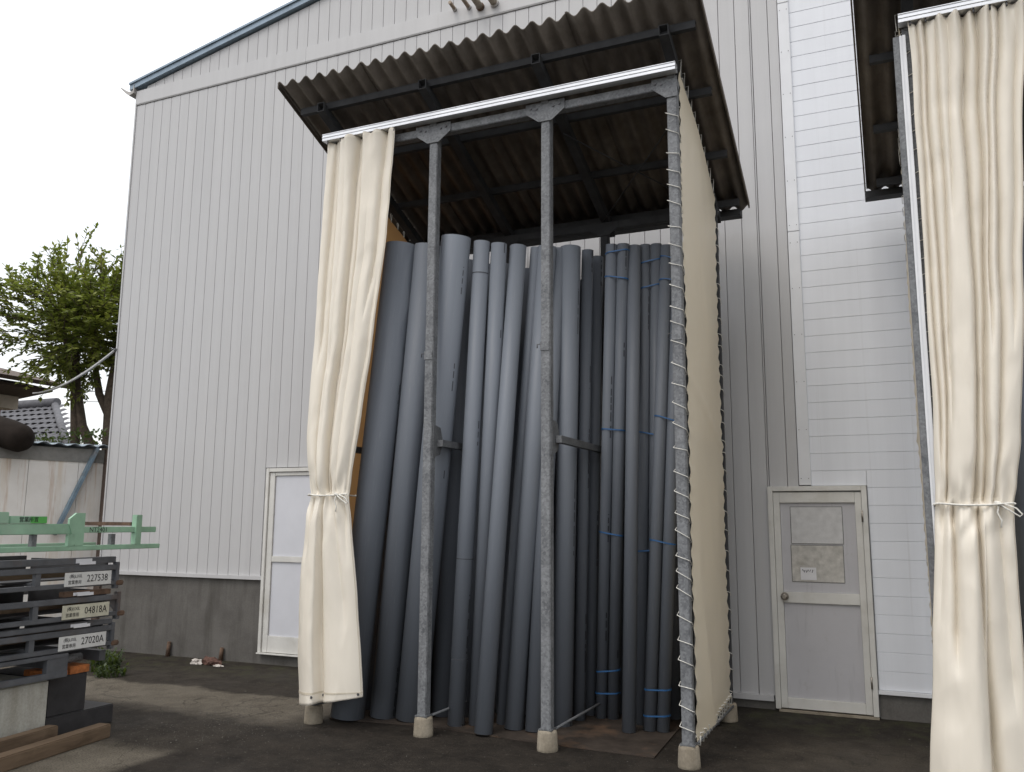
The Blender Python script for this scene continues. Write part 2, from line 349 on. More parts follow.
# ------------------------------------------------------------------ mesh helpers
class MB:
    def __init__(s): s.v = []; s.f = []; s.sm = []
    def quad(s, a, b, c, d, smooth=False):
        i = len(s.v); s.v += [tuple(a), tuple(b), tuple(c), tuple(d)]; s.f.append((i, i+1, i+2, i+3)); s.sm.append(smooth); return s
    def box(s, x0, x1, y0, y1, z0, z1, bev=0.0):
        if bev <= 0:
            i = len(s.v)
            s.v += [(x0,y0,z0),(x1,y0,z0),(x1,y1,z0),(x0,y1,z0),(x0,y0,z1),(x1,y0,z1),(x1,y1,z1),(x0,y1,z1)]
            for q in ((0,3,2,1),(4,5,6,7),(0,1,5,4),(1,2,6,5),(2,3,7,6),(3,0,4,7)):
                s.f.append(tuple(i+k for k in q)); s.sm.append(False)
            return s
        bm = bmesh.new(); r = bmesh.ops.create_cube(bm, size=1.0)
        bmesh.ops.scale(bm, vec=(x1-x0, y1-y0, z1-z0), verts=bm.verts)
        bmesh.ops.translate(bm, vec=((x0+x1)/2, (y0+y1)/2, (z0+z1)/2), verts=bm.verts)
        bmesh.ops.bevel(bm, geom=bm.edges[:], offset=bev, segments=2, affect='EDGES')
        return s.bm(bm)
    def bm(s, bm, smooth=False):
        i = len(s.v); bm.verts.index_update()
        s.v += [tuple(v.co) for v in bm.verts]
        for f in bm.faces: s.f.append(tuple(i+v.index for v in f.verts)); s.sm.append(smooth)
        bm.free(); return s
    def beam(s, p, q, w, h, upv=(0, 0, 1)):
        """rectangular bar from p to q; w across, h along upv"""
        p, q = Vector(p), Vector(q); d = (q-p).normalized(); u = Vector(upv)
        a = d.cross(u).normalized(); b = a.cross(d).normalized()
        i = len(s.v)
        for e in (p, q):
            for sx, sy in ((-1,-1),(1,-1),(1,1),(-1,1)): s.v.append(tuple(e + a*sx*w/2 + b*sy*h/2))
        for k in ((0,1,2,3),(7,6,5,4),(0,4,5,1),(1,5,6,2),(2,6,7,3),(3,7,4,0)):
            s.f.append(tuple(i+x for x in k)); s.sm.append(False)
        return s
    def tube(s, pts, r, n=8, caps=True):
        pts = [Vector(p) for p in pts]; rr = r if hasattr(r, '__len__') else [r]*len(pts)
        base = len(s.v); prev = None
        for k, p in enumerate(pts):
            d = (pts[min(k+1, len(pts)-1)] - pts[max(k-1, 0)]).normalized()
            if prev is None:
                a = d.cross(Vector((0, 0, 1)))
                if a.length < 1e-3: a = d.cross(Vector((0, 1, 0)))
                a.normalize()
            else:
                a = (prev - d*prev.dot(d)).normalized()
            prev = a; b = d.cross(a)
            for j in range(n):
                t = 2*math.pi*j/n; s.v.append(tuple(p + (a*math.cos(t) + b*math.sin(t))*rr[k]))
        for k in range(len(pts)-1):
            for j in range(n):
                j2 = (j+1) % n
                s.f.append((base+k*n+j, base+k*n+j2, base+(k+1)*n+j2, base+(k+1)*n+j)); s.sm.append(True)
        if caps:
            s.f.append(tuple(base+j for j in reversed(range(n)))); s.sm.append(False)
            e = base+(len(pts)-1)*n; s.f.append(tuple(e+j for j in range(n))); s.sm.append(False)
        return s
    def prism(s, pts, d):
        """closed polygon (list of 3-D points) extruded by vector d"""
        i = len(s.v); n = len(pts); d = Vector(d)
        s.v += [tuple(p) for p in pts] + [tuple(Vector(p)+d) for p in pts]
        s.f.append(tuple(range(i, i+n))); s.f.append(tuple(i+n+k for k in reversed(range(n)))); s.sm += [False, False]
        for k in range(n):
            k2 = (k+1) % n; s.f.append((i+k, i+n+k, i+n+k2, i+k2)); s.sm.append(False)
        return s
    def grid(s, nu, nv, fn, smooth=True):
        i = len(s.v)
        for b in range(nv+1):
            for a in range(nu+1): s.v.append(tuple(fn(a/nu, b/nv)))
        for b in range(nv):
            for a in range(nu):
                k = i + b*(nu+1)+a; s.f.append((k, k+1, k+nu+2, k+nu+1)); s.sm.append(smooth)
        return s
    def mesh(s, name, mat):
        me = bpy.data.meshes.new(name); me.from_pydata(s.v, [], s.f); me.validate()
        if len(me.polygons) == len(s.sm): me.polygons.foreach_set('use_smooth', s.sm)
        bm = bmesh.new(); bm.from_mesh(me); bmesh.ops.recalc_face_normals(bm, faces=bm.faces); bm.to_mesh(me); bm.free()
        me.materials.append(M[mat] if isinstance(mat, str) else mat); me.update()
        return me
    def build(s, name, mat, parent=None, **kw):
        """mesh verts are world coordinates; the object's origin goes to the middle of its base"""
        xs = [v[0] for v in s.v]; ys = [v[1] for v in s.v]; zs = [v[2] for v in s.v]
        o = Vector(((min(xs)+max(xs))/2, (min(ys)+max(ys))/2, min(zs)))
        s.v = [(v[0]-o.x, v[1]-o.y, v[2]-o.z) for v in s.v]
        ob = bpy.data.objects.new(name, s.mesh(name, mat)); COL.objects.link(ob)
        attach(ob, parent, o); tag(ob, **kw); return ob

WLOC = {}
def attach(ob, parent, loc):
    loc = Vector(loc); WLOC[ob.name] = loc.copy()
    if parent is not None:
        ob.parent = parent; ob.location = loc - WLOC[parent.name]
    else: ob.location = loc
def tag(o, label=None, cat=None, group=None, kind=None):
    if label: o['label'] = label
    if cat: o['category'] = cat
    if group: o['group'] = group
    if kind: o['kind'] = kind
    return o
def thing(name, loc, label, cat, group=None):
    o = bpy.data.objects.new(name, None); COL.objects.link(o); o.empty_display_size = 0.2
    attach(o, None, loc); return tag(o, label, cat, group)
def place(name, me, loc, parent=None, rot=None, scale=None, **kw):
    o = bpy.data.objects.new(name, me); COL.objects.link(o); attach(o, parent, loc)
    if rot: o.rotation_euler = rot
    if scale: o.scale = scale
    return tag(o, **kw)
def text_mesh(name, body, size, mat, loc, rot, parent, sx=1.0):
    cu = bpy.data.curves.new(name, 'FONT'); cu.body = body; cu.size = size; cu.extrude = 0.0006
    cu.align_x = 'LEFT'; cu.align_y = 'CENTER'; cu.resolution_u = 2
    t = bpy.data.objects.new(name, cu); COL.objects.link(t)
    bpy.context.view_layer.update()
    me = bpy.data.meshes.new_from_object(t.evaluated_get(bpy.context.evaluated_depsgraph_get()))
    bpy.data.objects.remove(t); bpy.data.curves.remove(cu)
    me.materials.clear(); me.materials.append(M[mat]); me.name = name
    o = bpy.data.objects.new(name, me); COL.objects.link(o); attach(o, parent, loc)
    o.rotation_euler = rot; o.scale = (sx, 1, 1); return o
def nz(x, y=0.0, z=0.0): return noise.noise(Vector((x, y, z)))

# ------------------------------------------------------------------ ground
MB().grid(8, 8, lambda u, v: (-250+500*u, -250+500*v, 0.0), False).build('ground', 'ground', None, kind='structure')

# ------------------------------------------------------------------ grey building
WL, WR = -9.55, -0.78
def roof_z(x): return 7.80 + 0.196*(x + 9.58)
BAND0, BAND1 = 7.475, 7.70
gb = thing('grey_building', (-5.2, 4.0, 0), 'tall grey metal-clad factory building with ribbed wall and sloping blue-edged roof', 'building')
w = MB()
w.prism([(WL+.02, 0.05, 0.02), (WR, 0.05, 0.02), (WR, 0.05, roof_z(WR)-.05), (WL+.02, 0.05, roof_z(WL)-.05)], (0, 11.9, 0))
w.build('core_wall', 'joint', gb)
MB().box(WL+.06, -6.88, 0.0, 0.048, 0.0, 0.955).build('foundation', 'foundation', gb)
MB().box(-5.96, -1.07, 0.0, 0.048, 0.0, 0.075).build('foundation', 'foundation', gb)
MB().box(-6.88, -5.96, 0.0, 0.048, 0.0, 0.12).build('foundation', 'foundation', gb)
# bottom drip trims
MB().box(WL+.01, -6.875, -0.045, 0.0, 0.957, 1.0).build('drip_trim', 'band', gb)
MB().box(-5.965, -1.075, -0.040, 0.0, 0.077, 0.125).build('drip_trim', 'band', gb)
PW = 0.16336
# one tall panel profile, scaled per height class
def panel_mesh(h, top_slope=0.0, name='wall_panel', w=PW-0.002):
    m = MB(); g = 0.003
    prof = [(0, 0.045), (0, 0.010), (g, 0.0), (w*0.5, -0.0015), (w-g, 0.0), (w, 0.010), (w, 0.045)]
    m.prism([(x, y, 0) for x, y in prof], (0, 0, h))
    if top_slope:
        n = len(prof); m.v = [(x, y, z + (top_slope*x if z > 0 else 0)) for x, y, z in m.v]
    return m.mesh(name, 'siding')
n_pan = int((WR - WL)/PW)
mA = panel_mesh(BAND0-1.003); mB = panel_mesh(BAND0-0.128); mC = panel_mesh(BAND0-2.285); mD = panel_mesh(BAND0-1.995)
edge_panels = []
for k in range(n_pan+1):
    x = WL + 0.012 + k*PW
    xc = x + PW/2
    if x + PW - 0.003 > WR: 
        wd = WR - x - 0.003
        if wd > 0.03: place('wall_panel', panel_mesh(BAND0-1.995, w=wd), (x, 0.0, 1.992), gb)
    elif xc < -6.9: place('wall_panel', mA, (x, 0.0, 1.0), gb)
    elif xc < -5.93: place('wall_panel', mC, (x, 0.0, 2.282), gb)
    elif x + PW < -1.064: place('wall_panel', mB, (x, 0.0, 0.125), gb)
    elif x < -1.064:
        place('wall_panel', panel_mesh(BAND0-0.128, w=-1.063-x), (x, 0.0, 0.125), gb)
        place('wall_panel', panel_mesh(BAND0-1.995, w=x+PW-.003+1.062), (-1.062, 0.0, 1.992), gb)
    else: place('wall_panel', mD, (x, 0.0, 1.992), gb)
    h = roof_z(x) - BAND1 - 0.10
    if h > 0.03:
        ww = min(PW-0.003, WR - x - 0.003)
        if ww > 0.03: place('upper_wall_panel', panel_mesh(h, 0.196, 'upper_wall_panel', ww), (x, 0.004, BAND1), gb)
# horizontal band, in lengths
for a, b in ((WL+.004, -6.6), (-6.597, -2.9), (-2.897, WR-.001)):
    MB().prism([(a, 0.04, BAND0+.004), (a, -0.012, BAND0+.004), (a, -0.020, BAND0+.02), (a, -0.020, BAND1-.008), (a, 0.04, BAND1-.003)], (b-a, 0, 0)).build('wall_band', 'band', gb)
# left corner trim
MB().box(WL-.012, WL+.010, -0.012, 0.30, 1.0, roof_z(WL)-.12).build('corner_trim', 'band', gb)
# roof edge flashing and roof slab
e = MB(); a, b = WL-.10, WR
for lo, hi, y0, y1 in ((-.075, .0, -.055, .06), (.002, .030, -.075, 12.2)):
    e.prism([(a, y0, roof_z(a)+lo), (b, y0, roof_z(b)+lo), (b, y0, roof_z(b)+hi), (a, y0, roof_z(a)+hi)], (0, y1-y0, 0))
e.build('roof_edge', 'flashing', gb)
gm = MB()
gx, gz = WL-.125, roof_z(WL)-.15
gm.prism([(gx+.115, -.06, gz+.13), (gx+.115, -.06, gz+.0), (gx+.03, -.06, gz-.03), (gx-.04, -.06, gz+.02), (gx-.15, -.06, gz+.12), (gx-.14, -.06, gz+.13), (gx-.03, -.06, gz+.05), (gx+.03, -.06, gz+.03), (gx+.09, -.06, gz+.03)], (0, 12, 0))
gm.build('eaves_gutter', 'gutter', gb)
# service pipe stubs coming out of the band
for k, (x, z, r, ln) in enumerate(((-4.435, 7.668, .022, .16), (-4.248, 7.647, .024, .20), (-4.096, 7.612, .040, .24), (-3.915, 7.614, .042, .18))):
    p = MB().tube([(x, 0.0, z), (x, -ln, z+0.02)], r, 14)
    st = p.build('pipe_stub', 'stub', gb)
    MB().tube([(x, -.023, z+.002), (x, -.05, z+.005)], r*1.25, 14).build('collar', 'rust' if k == 2 else 'gutter', st)

# ------------------------------------------------------------------ white building
wb = thing('white_building', (4.0, 4.0, 0), 'white building with horizontal boards right of the grey building', 'building')
MB().box(-0.775, 9.0, 0.052, 11.0, 0.0, 10.2).build('core_wall', 'band', wb)
MB().box(-0.20, 9.0, 0.004, 0.05, 0.0, 0.205).build('foundation', 'foundation', wb)
MB().box(-0.205, 9.0, -0.03, 0.05, 0.208, 0.238).build('drip_trim', 'trim_white', wb)
SP = 0.1575
def board(x0, x1, h=SP-0.0012):
    m = MB(); L = x1-x0
    m.prism([(0, 0.05, 0), (0, 0.0035, 0), (0, 0.0, 0.003), (0, 0.001, h-0.0032), (0, 0.0042, h), (0, 0.0062, h+.004), (0, 0.05, h+.004)], (L, 0, 0))
    return m.mesh('siding_board', 'white_siding')
bF = board(-0.675, 9.0); bS = board(-0.20, 9.0)
z = 0.24
while z < 10.1:
    if z + SP <= 2.02: place('siding_board', bS, (-0.20, 0, z), wb)
    elif z < 1.99:
        place('siding_board', bS, (-0.20, 0, z), wb)
        place('siding_board', board(-0.675, -0.203, z+SP-.002-1.993), (-0.675, 0, 1.993), wb)
    else: place('siding_board', bF, (-0.675, 0, z), wb)
    z += SP
cts = [(2.0, 4.42), (4.424, 6.81), (6.814, 9.2)]
for a, b in cts:
    ct = MB().box(-0.777, -0.672, -0.026, 0.05, a, b, 0.004).build('corner_trim', 'trim_white', wb)
    zz = a + .06
    while zz < b:
        for dx in (-.757, -.692):
            MB().tube([(dx, -.0258, zz), (dx, -.029, zz)], .004, 6).build('screw', 'bolt', ct)
        zz += .45

# ------------------------------------------------------------------ doors
def frame4(m, x0, x1, z0, z1, t, y0, y1):
    m.box(x0, x0+t, y0, y1, z0, z1, .004); m.box(x1-t, x1, y0, y1, z0, z1, .004); m.box(x0+t+.0005, x1-t-.0005, y0, y1, z1-t, z1, .004); return m
dr = thing('door', (-.635, 0, 0), 'cream-framed door with round knob and two faded notices, next to the white boards', 'door')
X0, X1, Z0, Z1 = -1.06, -0.208, 0.02, 1.99
frame4(MB(), X0, X1, Z0, Z1, .045, -.05, .045).build('door_frame', 'door_frame', dr)
leaf = MB()
a0, a1 = X0+.048, X1-.048
leaf.box(a0, a0+.055, -.035, .02, Z0+.01, Z1-.055, .003); leaf.box(a1-.055, a1, -.035, .02, Z0+.01, Z1-.055, .003)
leaf.box(a0+.056, a1-.056, -.034, .02, Z1-.15, Z1-.055, .003)
leaf.build('door_leaf_frame', 'door_frame', dr)
MB().box(a0+.056, a1-.056, -.034, .02, .945, 1.04, .003).build('middle_rail', 'door_frame', dr)
MB().box(a0+.056, a1-.056, -.034, .02, Z0+.01, .12, .003).build('bottom_rail', 'door_frame', dr)
MB().box(a0+.057, a1-.057, -.012, .01, 1.041, Z1-.151).build('upper_panel', 'door_panel', dr)
MB().box(a0+.057, a1-.057, -.012, .01, .121, .944).build('lower_panel', 'door_panel', dr)
kb = MB().tube([(-.945, -.036, 1.0), (-.945, -.042, 1.0)], .036, 20).build('knob_rose', 'knob', dr)
MB().tube([(-.945, -.042, 1.0), (-.945, -.060, 1.0), (-.945, -.066, 1.0), (-.945, -.085, 1.0), (-.945, -.095, 1.0)], [.012, .013, .026, .029, .018], 20).build('knob', 'knob', kb)
n1 = MB().box(-.865, -.425, -.0165, -.0125, 1.475, 1.80).build('notice', 'notice', dr)
n2 = MB().box(-.872, -.432, -.0165, -.0125, 1.135, 1.455).build('notice', 'notice2', dr)
for nn, (xa, xb, za, zb) in ((n1, (-.869, -.421, 1.471, 1.804)), (n2, (-.876, -.428, 1.131, 1.459))):
    t = MB(); t.box(xa, xb, -.015, -.0123, zb-.0035, zb+.002); t.box(xa, xb, -.015, -.0123, za-.002, za+.0035)
    t.box(xa-.002, xa+.0035, -.015, -.0123, za+.004, zb-.004); t.box(xb-.0035, xb+.002, -.015, -.0123, za+.004, zb-.004)
    t.build('taped_edge', 'tape', nn)
sp = MB().box(-.80, -.665, -.0185, -.0167, 1.15, 1.26).build('paper_slip', 'paper', n2)
sc = MB(); xx = -.785
pts = []
for k in range(22):
    pts.append((xx + k*.0045, -.0195, 1.232 + .012*math.sin(k*1.3) + .006*math.sin(k*2.9) - k*.0003))
for s_, e_ in ((0, 6), (7, 13), (14, 17), (18, 22)): sc.tube(pts[s_:e_], .0022, 5)
sc.build('scribble', 'ink', sp)
for z in (1.72, .30): MB().tube([(X1-.046, -.058, z-.05), (X1-.046, -.058, z+.05)], .008, 8).build('hinge', 'knob', dr)
MB().box(X0+.03, X1+.0, -.06, 0.045, 0.0, .018).build('threshold', 'footing', dr)

dl = thing('door', (-6.42, 0, 0), 'pale frosted door half hidden behind the tied curtain', 'door')
X0, X1, Z0, Z1 = -6.875, -5.965, 0.135, 2.27
frame4(MB(), X0, X1, Z0, Z1, .045, -.05, .045).build('door_frame', 'door_frame', dl)
MB().box(X0, X1, -.07, .045, .122, .134).build('threshold', 'door_frame', dl)
a0, a1 = X0+.048, X1-.048
leaf = MB(); leaf.box(a0, a0+.075, -.03, .02, Z0+.005, Z1-.05, .003); leaf.box(a1-.075, a1, -.03, .02, Z0+.005, Z1-.05, .003)
leaf.box(a0+.076, a1-.076, -.029, .02, Z1-.09, Z1-.05, .003); leaf.build('door_leaf_frame', 'door_frame', dl)
MB().box(a0+.076, a1-.076, -.029, .02, 1.17, 1.235, .003).build('middle_rail', 'door_frame', dl)
MB().box(a0+.076, a1-.076, -.029, .02, Z0+.005, .325, .003).build('bottom_rail', 'door_frame', dl)
MB().box(a0+.077, a1-.077, -.010, .01, 1.236, Z1-.091).build('upper_pane', 'door_panel2', dl)
MB().box(a0+.077, a1-.077, -.010, .01, .326, 1.169).build('lower_pane', 'door_panel2', dl)

# ------------------------------------------------------------------ storage sheds
FY, BY = -2.17, -0.62
POSTS = (-4.50, -3.460, -2.42, -1.378)
PS = 0.078
def rz(y): return 5.47 - 0.4*(y + 2.48)          # mid-surface of the corrugated roof
foot_me = None
def make_shed(ox, label):
    sh = thing('storage_shed', (ox-2.95, -1.4, 0), label, 'shed', 'open-fronted pipe sheds against the wall')
    for i, x in enumerate(POSTS):
        x += ox
        for y, nm in ((FY, 'front'), (BY, 'back')):
            top = 4.96 if nm == 'front' else 4.46
            f = MB(); r0, r1 = .072, .078
            f.tube([(x, y, -.02), (x, y, .02), (x, y, .125), (x, y, .142), (x, y, .146)], [r1, r1, r0, r0-.006, r0-.018], 18)
            f.build('footing', 'footing', sh)
            po = MB().box(x-PS/2, x+PS/2, y-PS/2, y+PS/2, .13, top, .006).build('post', 'galv' if nm == 'front' else 'purlin', sh)  # back posts get a darker colour in place of interior shade
            if nm == 'front':
                # base plate rim and mid clip
                MB().box(x-.052, x+.052, y-.052, y+.052, .1462, .156).build('base_plate', 'galv_dark', po)
                MB().box(x-.042, x+.030, y-.046, y-.0395, 2.98, 3.05).build('clip', 'galv', po)
                MB().tube([(x-.042, y-.043, 3.03), (x-.068, y-.043, 3.03), (x-.068, y-.043, 3.00)], .004, 6).build('hook', 'bolt', po)
        # gusset plates front (in front of beam)
        wv = .155
        if i in (0, 3): pl = [(-.045, 0), (.045, 0), (.155, .09), (.155, .165), (-.045, .165)] if i == 0 else [(-.045, 0), (.045, 0), (.045, .165), (-.155, .165), (-.155, .09)]
        else: pl = [(-.055, 0), (.055, 0), (.17, .085), (.17, .165), (-.17, .165), (-.17, .085)]
        g = MB().prism([(x+a, FY-.050, 4.885+b) for a, b in pl], (0, .009, 0)).build('gusset_plate', 'galv', sh)
        bl = [(-.125, .125), (-.075, .115), (.075, .115), (.125, .125)]
        if i == 0: bl = bl[2:]
        if i == 3: bl = bl[:2]
        for a, b in bl:
            MB().tube([(x+a, FY-.0505, 4.885+b), (x+a, FY-.060, 4.885+b)], .010, 6).build('bolt', 'bolt', g)
        MB().prism([(x+a*.85, BY-.048, 4.40+b*.8) for a, b in pl], (0, .008, 0)).build('gusset_plate', 'purlin', sh)  # back plate, shade put into its darker colour
        # rafter: rectangular hollow tube, open end to the front
        y0, y1 = -2.43, -0.40
        def rp(y, off): return rz(y) - 0.085 + off
        rr = MB(); W, H, T = .075, .085, .006
        rr.prism([(x-W/2, y0, rp(y0,0)-H), (x-W/2+T, y0, rp(y0,0)-H), (x-W/2+T, y0, rp(y0,0)), (x-W/2, y0, rp(y0,0))], (0, y1-y0, -0.4*(y1-y0)))
        rr.prism([(x+W/2-T, y0, rp(y0,0)-H), (x+W/2, y0, rp(y0,0)-H), (x+W/2, y0, rp(y0,0)), (x+W/2-T, y0, rp(y0,0))], (0, y1-y0, -0.4*(y1-y0)))
        rr.prism([(x-W/2+T, y0+.001, rp(y0,0)-H), (x+W/2-T, y0+.001, rp(y0,0)-H), (x+W/2-T, y0+.001, rp(y0,0)-H+T), (x-W/2+T, y0+.001, rp(y0,0)-H+T)], (0, y1-y0, -0.4*(y1-y0)))
        rr.prism([(x-W/2+T, y0+.001, rp(y0,0)-T), (x+W/2-T, y0+.001, rp(y0,0)-T), (x+W/2-T, y0+.001, rp(y0,0)), (x-W/2+T, y0+.001, rp(y0,0))], (0, y1-y0, -0.4*(y1-y0)))
        rr.build('rafter', 'purlin', sh)  # darker than the front frame: shade under the roof as colour
        # divider bar at mid height with its bracket, thin tie rod at the foot
        bxo = .078 if i < 3 else 0
        MB().box(x-.025+bxo, x+.025+bxo, FY+PS/2+.001, BY-PS/2-.001, 2.26, 2.315).build('divider_bar', 'galv_dark', sh)
        if i < 3:
            MB().prism([(x+PS/2+.001, FY-.02, 2.16), (x+PS/2+.001, FY+.10, 2.20), (x+PS/2+.001, FY+.15, 2.30), (x+PS/2+.001, FY+.10, 2.42), (x+PS/2+.001, FY-.02, 2.44)], (.008, 0, 0)).build('bracket_plate', 'galv_dark', sh)
        MB().tube([(x+.05, FY+.05, .15), (x+.05, BY-.05, .13)], .010, 8).build('tie_rod', 'galv_dark', sh)
    a, b = ox+POSTS[0]-.045, ox+POSTS[3]+.045
    MB().box(a, b, FY-.039, FY+.039, 4.962, 5.035, .005).build('front_beam', 'galv', sh)
    MB().box(a, b, BY-.039, BY+.039, 4.462, 4.535, .005).build('back_beam', 'purlin', sh)  # interior shade painted in by the darker steel
    # double-channel curtain rail
    rl = MB(); x0, x1 = ox-4.565, ox-1.325
    for z0, z1, y0, y1 in ((5.062, 5.068, -2.300, -2.225), (5.0685, 5.088, -2.300, -2.292), (5.0885, 5.094, -2.306, -2.225), (5.0945, 5.118, -2.298, -2.290), (5.1185, 5.124, -2.304, -2.225), (5.0685, 5.118, -2.233, -2.226)):
        rl.box(x0, x1, y0, y1, z0, z1)
    rl.build('curtain_rail', 'alu', sh)
    for i, x in enumerate(POSTS):
        MB().box(ox+x-.03, ox+x+.03, -2.2245, -2.205, 5.036, 5.124).build('rail_bracket', 'galv_dark', sh)
    # purlins (C section, lip down) across the rafters
    for y in (-2.35, -1.75, -1.09, -0.50):
        zt = rz(y) - .036
        p = MB(); xa, xb = ox-4.76, ox-1.15
        p.box(xa, xb, y-.025, y+.025, zt-.007, zt-.002); p.box(xa, xb, y-.025, y-.020, zt-.062, zt-.0075); p.box(xa, xb, y-.0195, y+.02, zt-.062, zt-.057)
        p.build('purlin', 'purlin', sh)
    # corrugated sheets, overlapping sideways
    pit = 0.1442; xa = ox-4.845
    per = (6, 6, 7, 7); k0 = 0
    yf, yb = -2.60, -0.33
    for si, nw in enumerate(per):
        n = nw*10; x_s = xa + k0*pit; k0 += nw
        dz = 0.004*(si % 2); jig = rnd.uniform(-.008, .008)
        def crv(t, ov=0.0):
            x = x_s + t*(nw*pit) ; ph = 2*math.pi*(x-xa)/pit
            return x, 0.027*math.sin(ph + 1.2)
        m = MB(); th = .0075
        for lay in (0, 1): pass
        rows = 2; base = len(m.v)
        ys = [yf + jig, -1.9, -1.1, yb + jig]
        top, bot = [], []
        for y in ys:
            tr_, br_ = [], []
            for q in range(n+1):
                x, c = crv(q/n)
                sag = .006*nz(x*1.3, y*1.1, ox)
                tr_.append(len(m.v)); m.v.append((x, y, rz(y)+c+dz+th/2+sag))
                br_.append(len(m.v)); m.v.append((x, y, rz(y)+c+dz-th/2+sag))
            top.append(tr_); bot.append(br_)
        for r in range(len(ys)-1):
            for q in range(n):
                m.f.append((top[r][q], top[r][q+1], top[r+1][q+1], top[r+1][q])); m.sm.append(True)
                m.f.append((bot[r][q+1], bot[r][q], bot[r+1][q], bot[r+1][q+1])); m.sm.append(True)
            for q in (0, n):
                m.f.append((top[r][q], top[r+1][q], bot[r+1][q], bot[r][q])); m.sm.append(False)
        for r in (0, len(ys)-1):
            for q in range(n):
                m.f.append((top[r][q+1], top[r][q], bot[r][q], bot[r][q+1])); m.sm.append(False)
        m.build('roof_sheet', 'roof', sh)
    # verge strips and rear gutter
    for xe in (ox-4.862, ox-1.090):
        MB().prism([(xe, yf+.01, rz(yf)-.02), (xe+.012, yf+.01, rz(yf)-.02), (xe+.012, yf+.01, rz(yf)+.034), (xe, yf+.01, rz(yf)+.034)], (0, yb-yf-.02, -0.4*(yb-yf-.02))).build('verge_strip', 'roof', sh)
    g = MB(); zg = rz(yb)-.02
    g.prism([(ox-4.86, yb-.06, zg-.06), (ox-4.86, yb+.06, zg-.06), (ox-4.86, yb+.07, zg+.02), (ox-4.86, yb+.06, zg+.02), (ox-4.86, yb+.052, zg-.05), (ox-4.86, yb-.052, zg-.05), (ox-4.86, yb-.06, zg+.0)], (3.70, 0, 0))
    g.build('rear_gutter', 'purlin', sh)
    # wind braces under the roof
    for (xp, xq) in ((ox-2.43, ox-1.42), (ox-1.42, ox-2.43)):
        MB().tube([(xp, -1.75, rz(-1.75)-.20), (xq, -.66, rz(-.66)-.20)], .006, 6).build('wind_brace', 'purlin', sh)
    return sh
SH2 = 4.79
shed1 = make_shed(0.0, 'complete open-fronted steel shed full of grey pipes with corrugated roof')
shed2 = make_shed(SH2, 'second open-fronted shed cut off by the right picture edge')
# white vertical side channel on the second shed
c = MB(); xx = SH2-4.575
MB().box(xx-.03, xx+.0095, -2.245, -2.2095, .20, 4.99, .003).build('side_channel', 'galv', shed2)
c.box(xx+.01, xx+.05, -2.245, -2.2095, .20, 4.99); c.box(xx+.012, xx+.022, -2.252, -2.2455, .20, 4.99); c.box(xx+.03, xx+.048, -2.252, -2.2455, .20, 4.99)
c.build('side_channel', 'white_pvc', shed2)

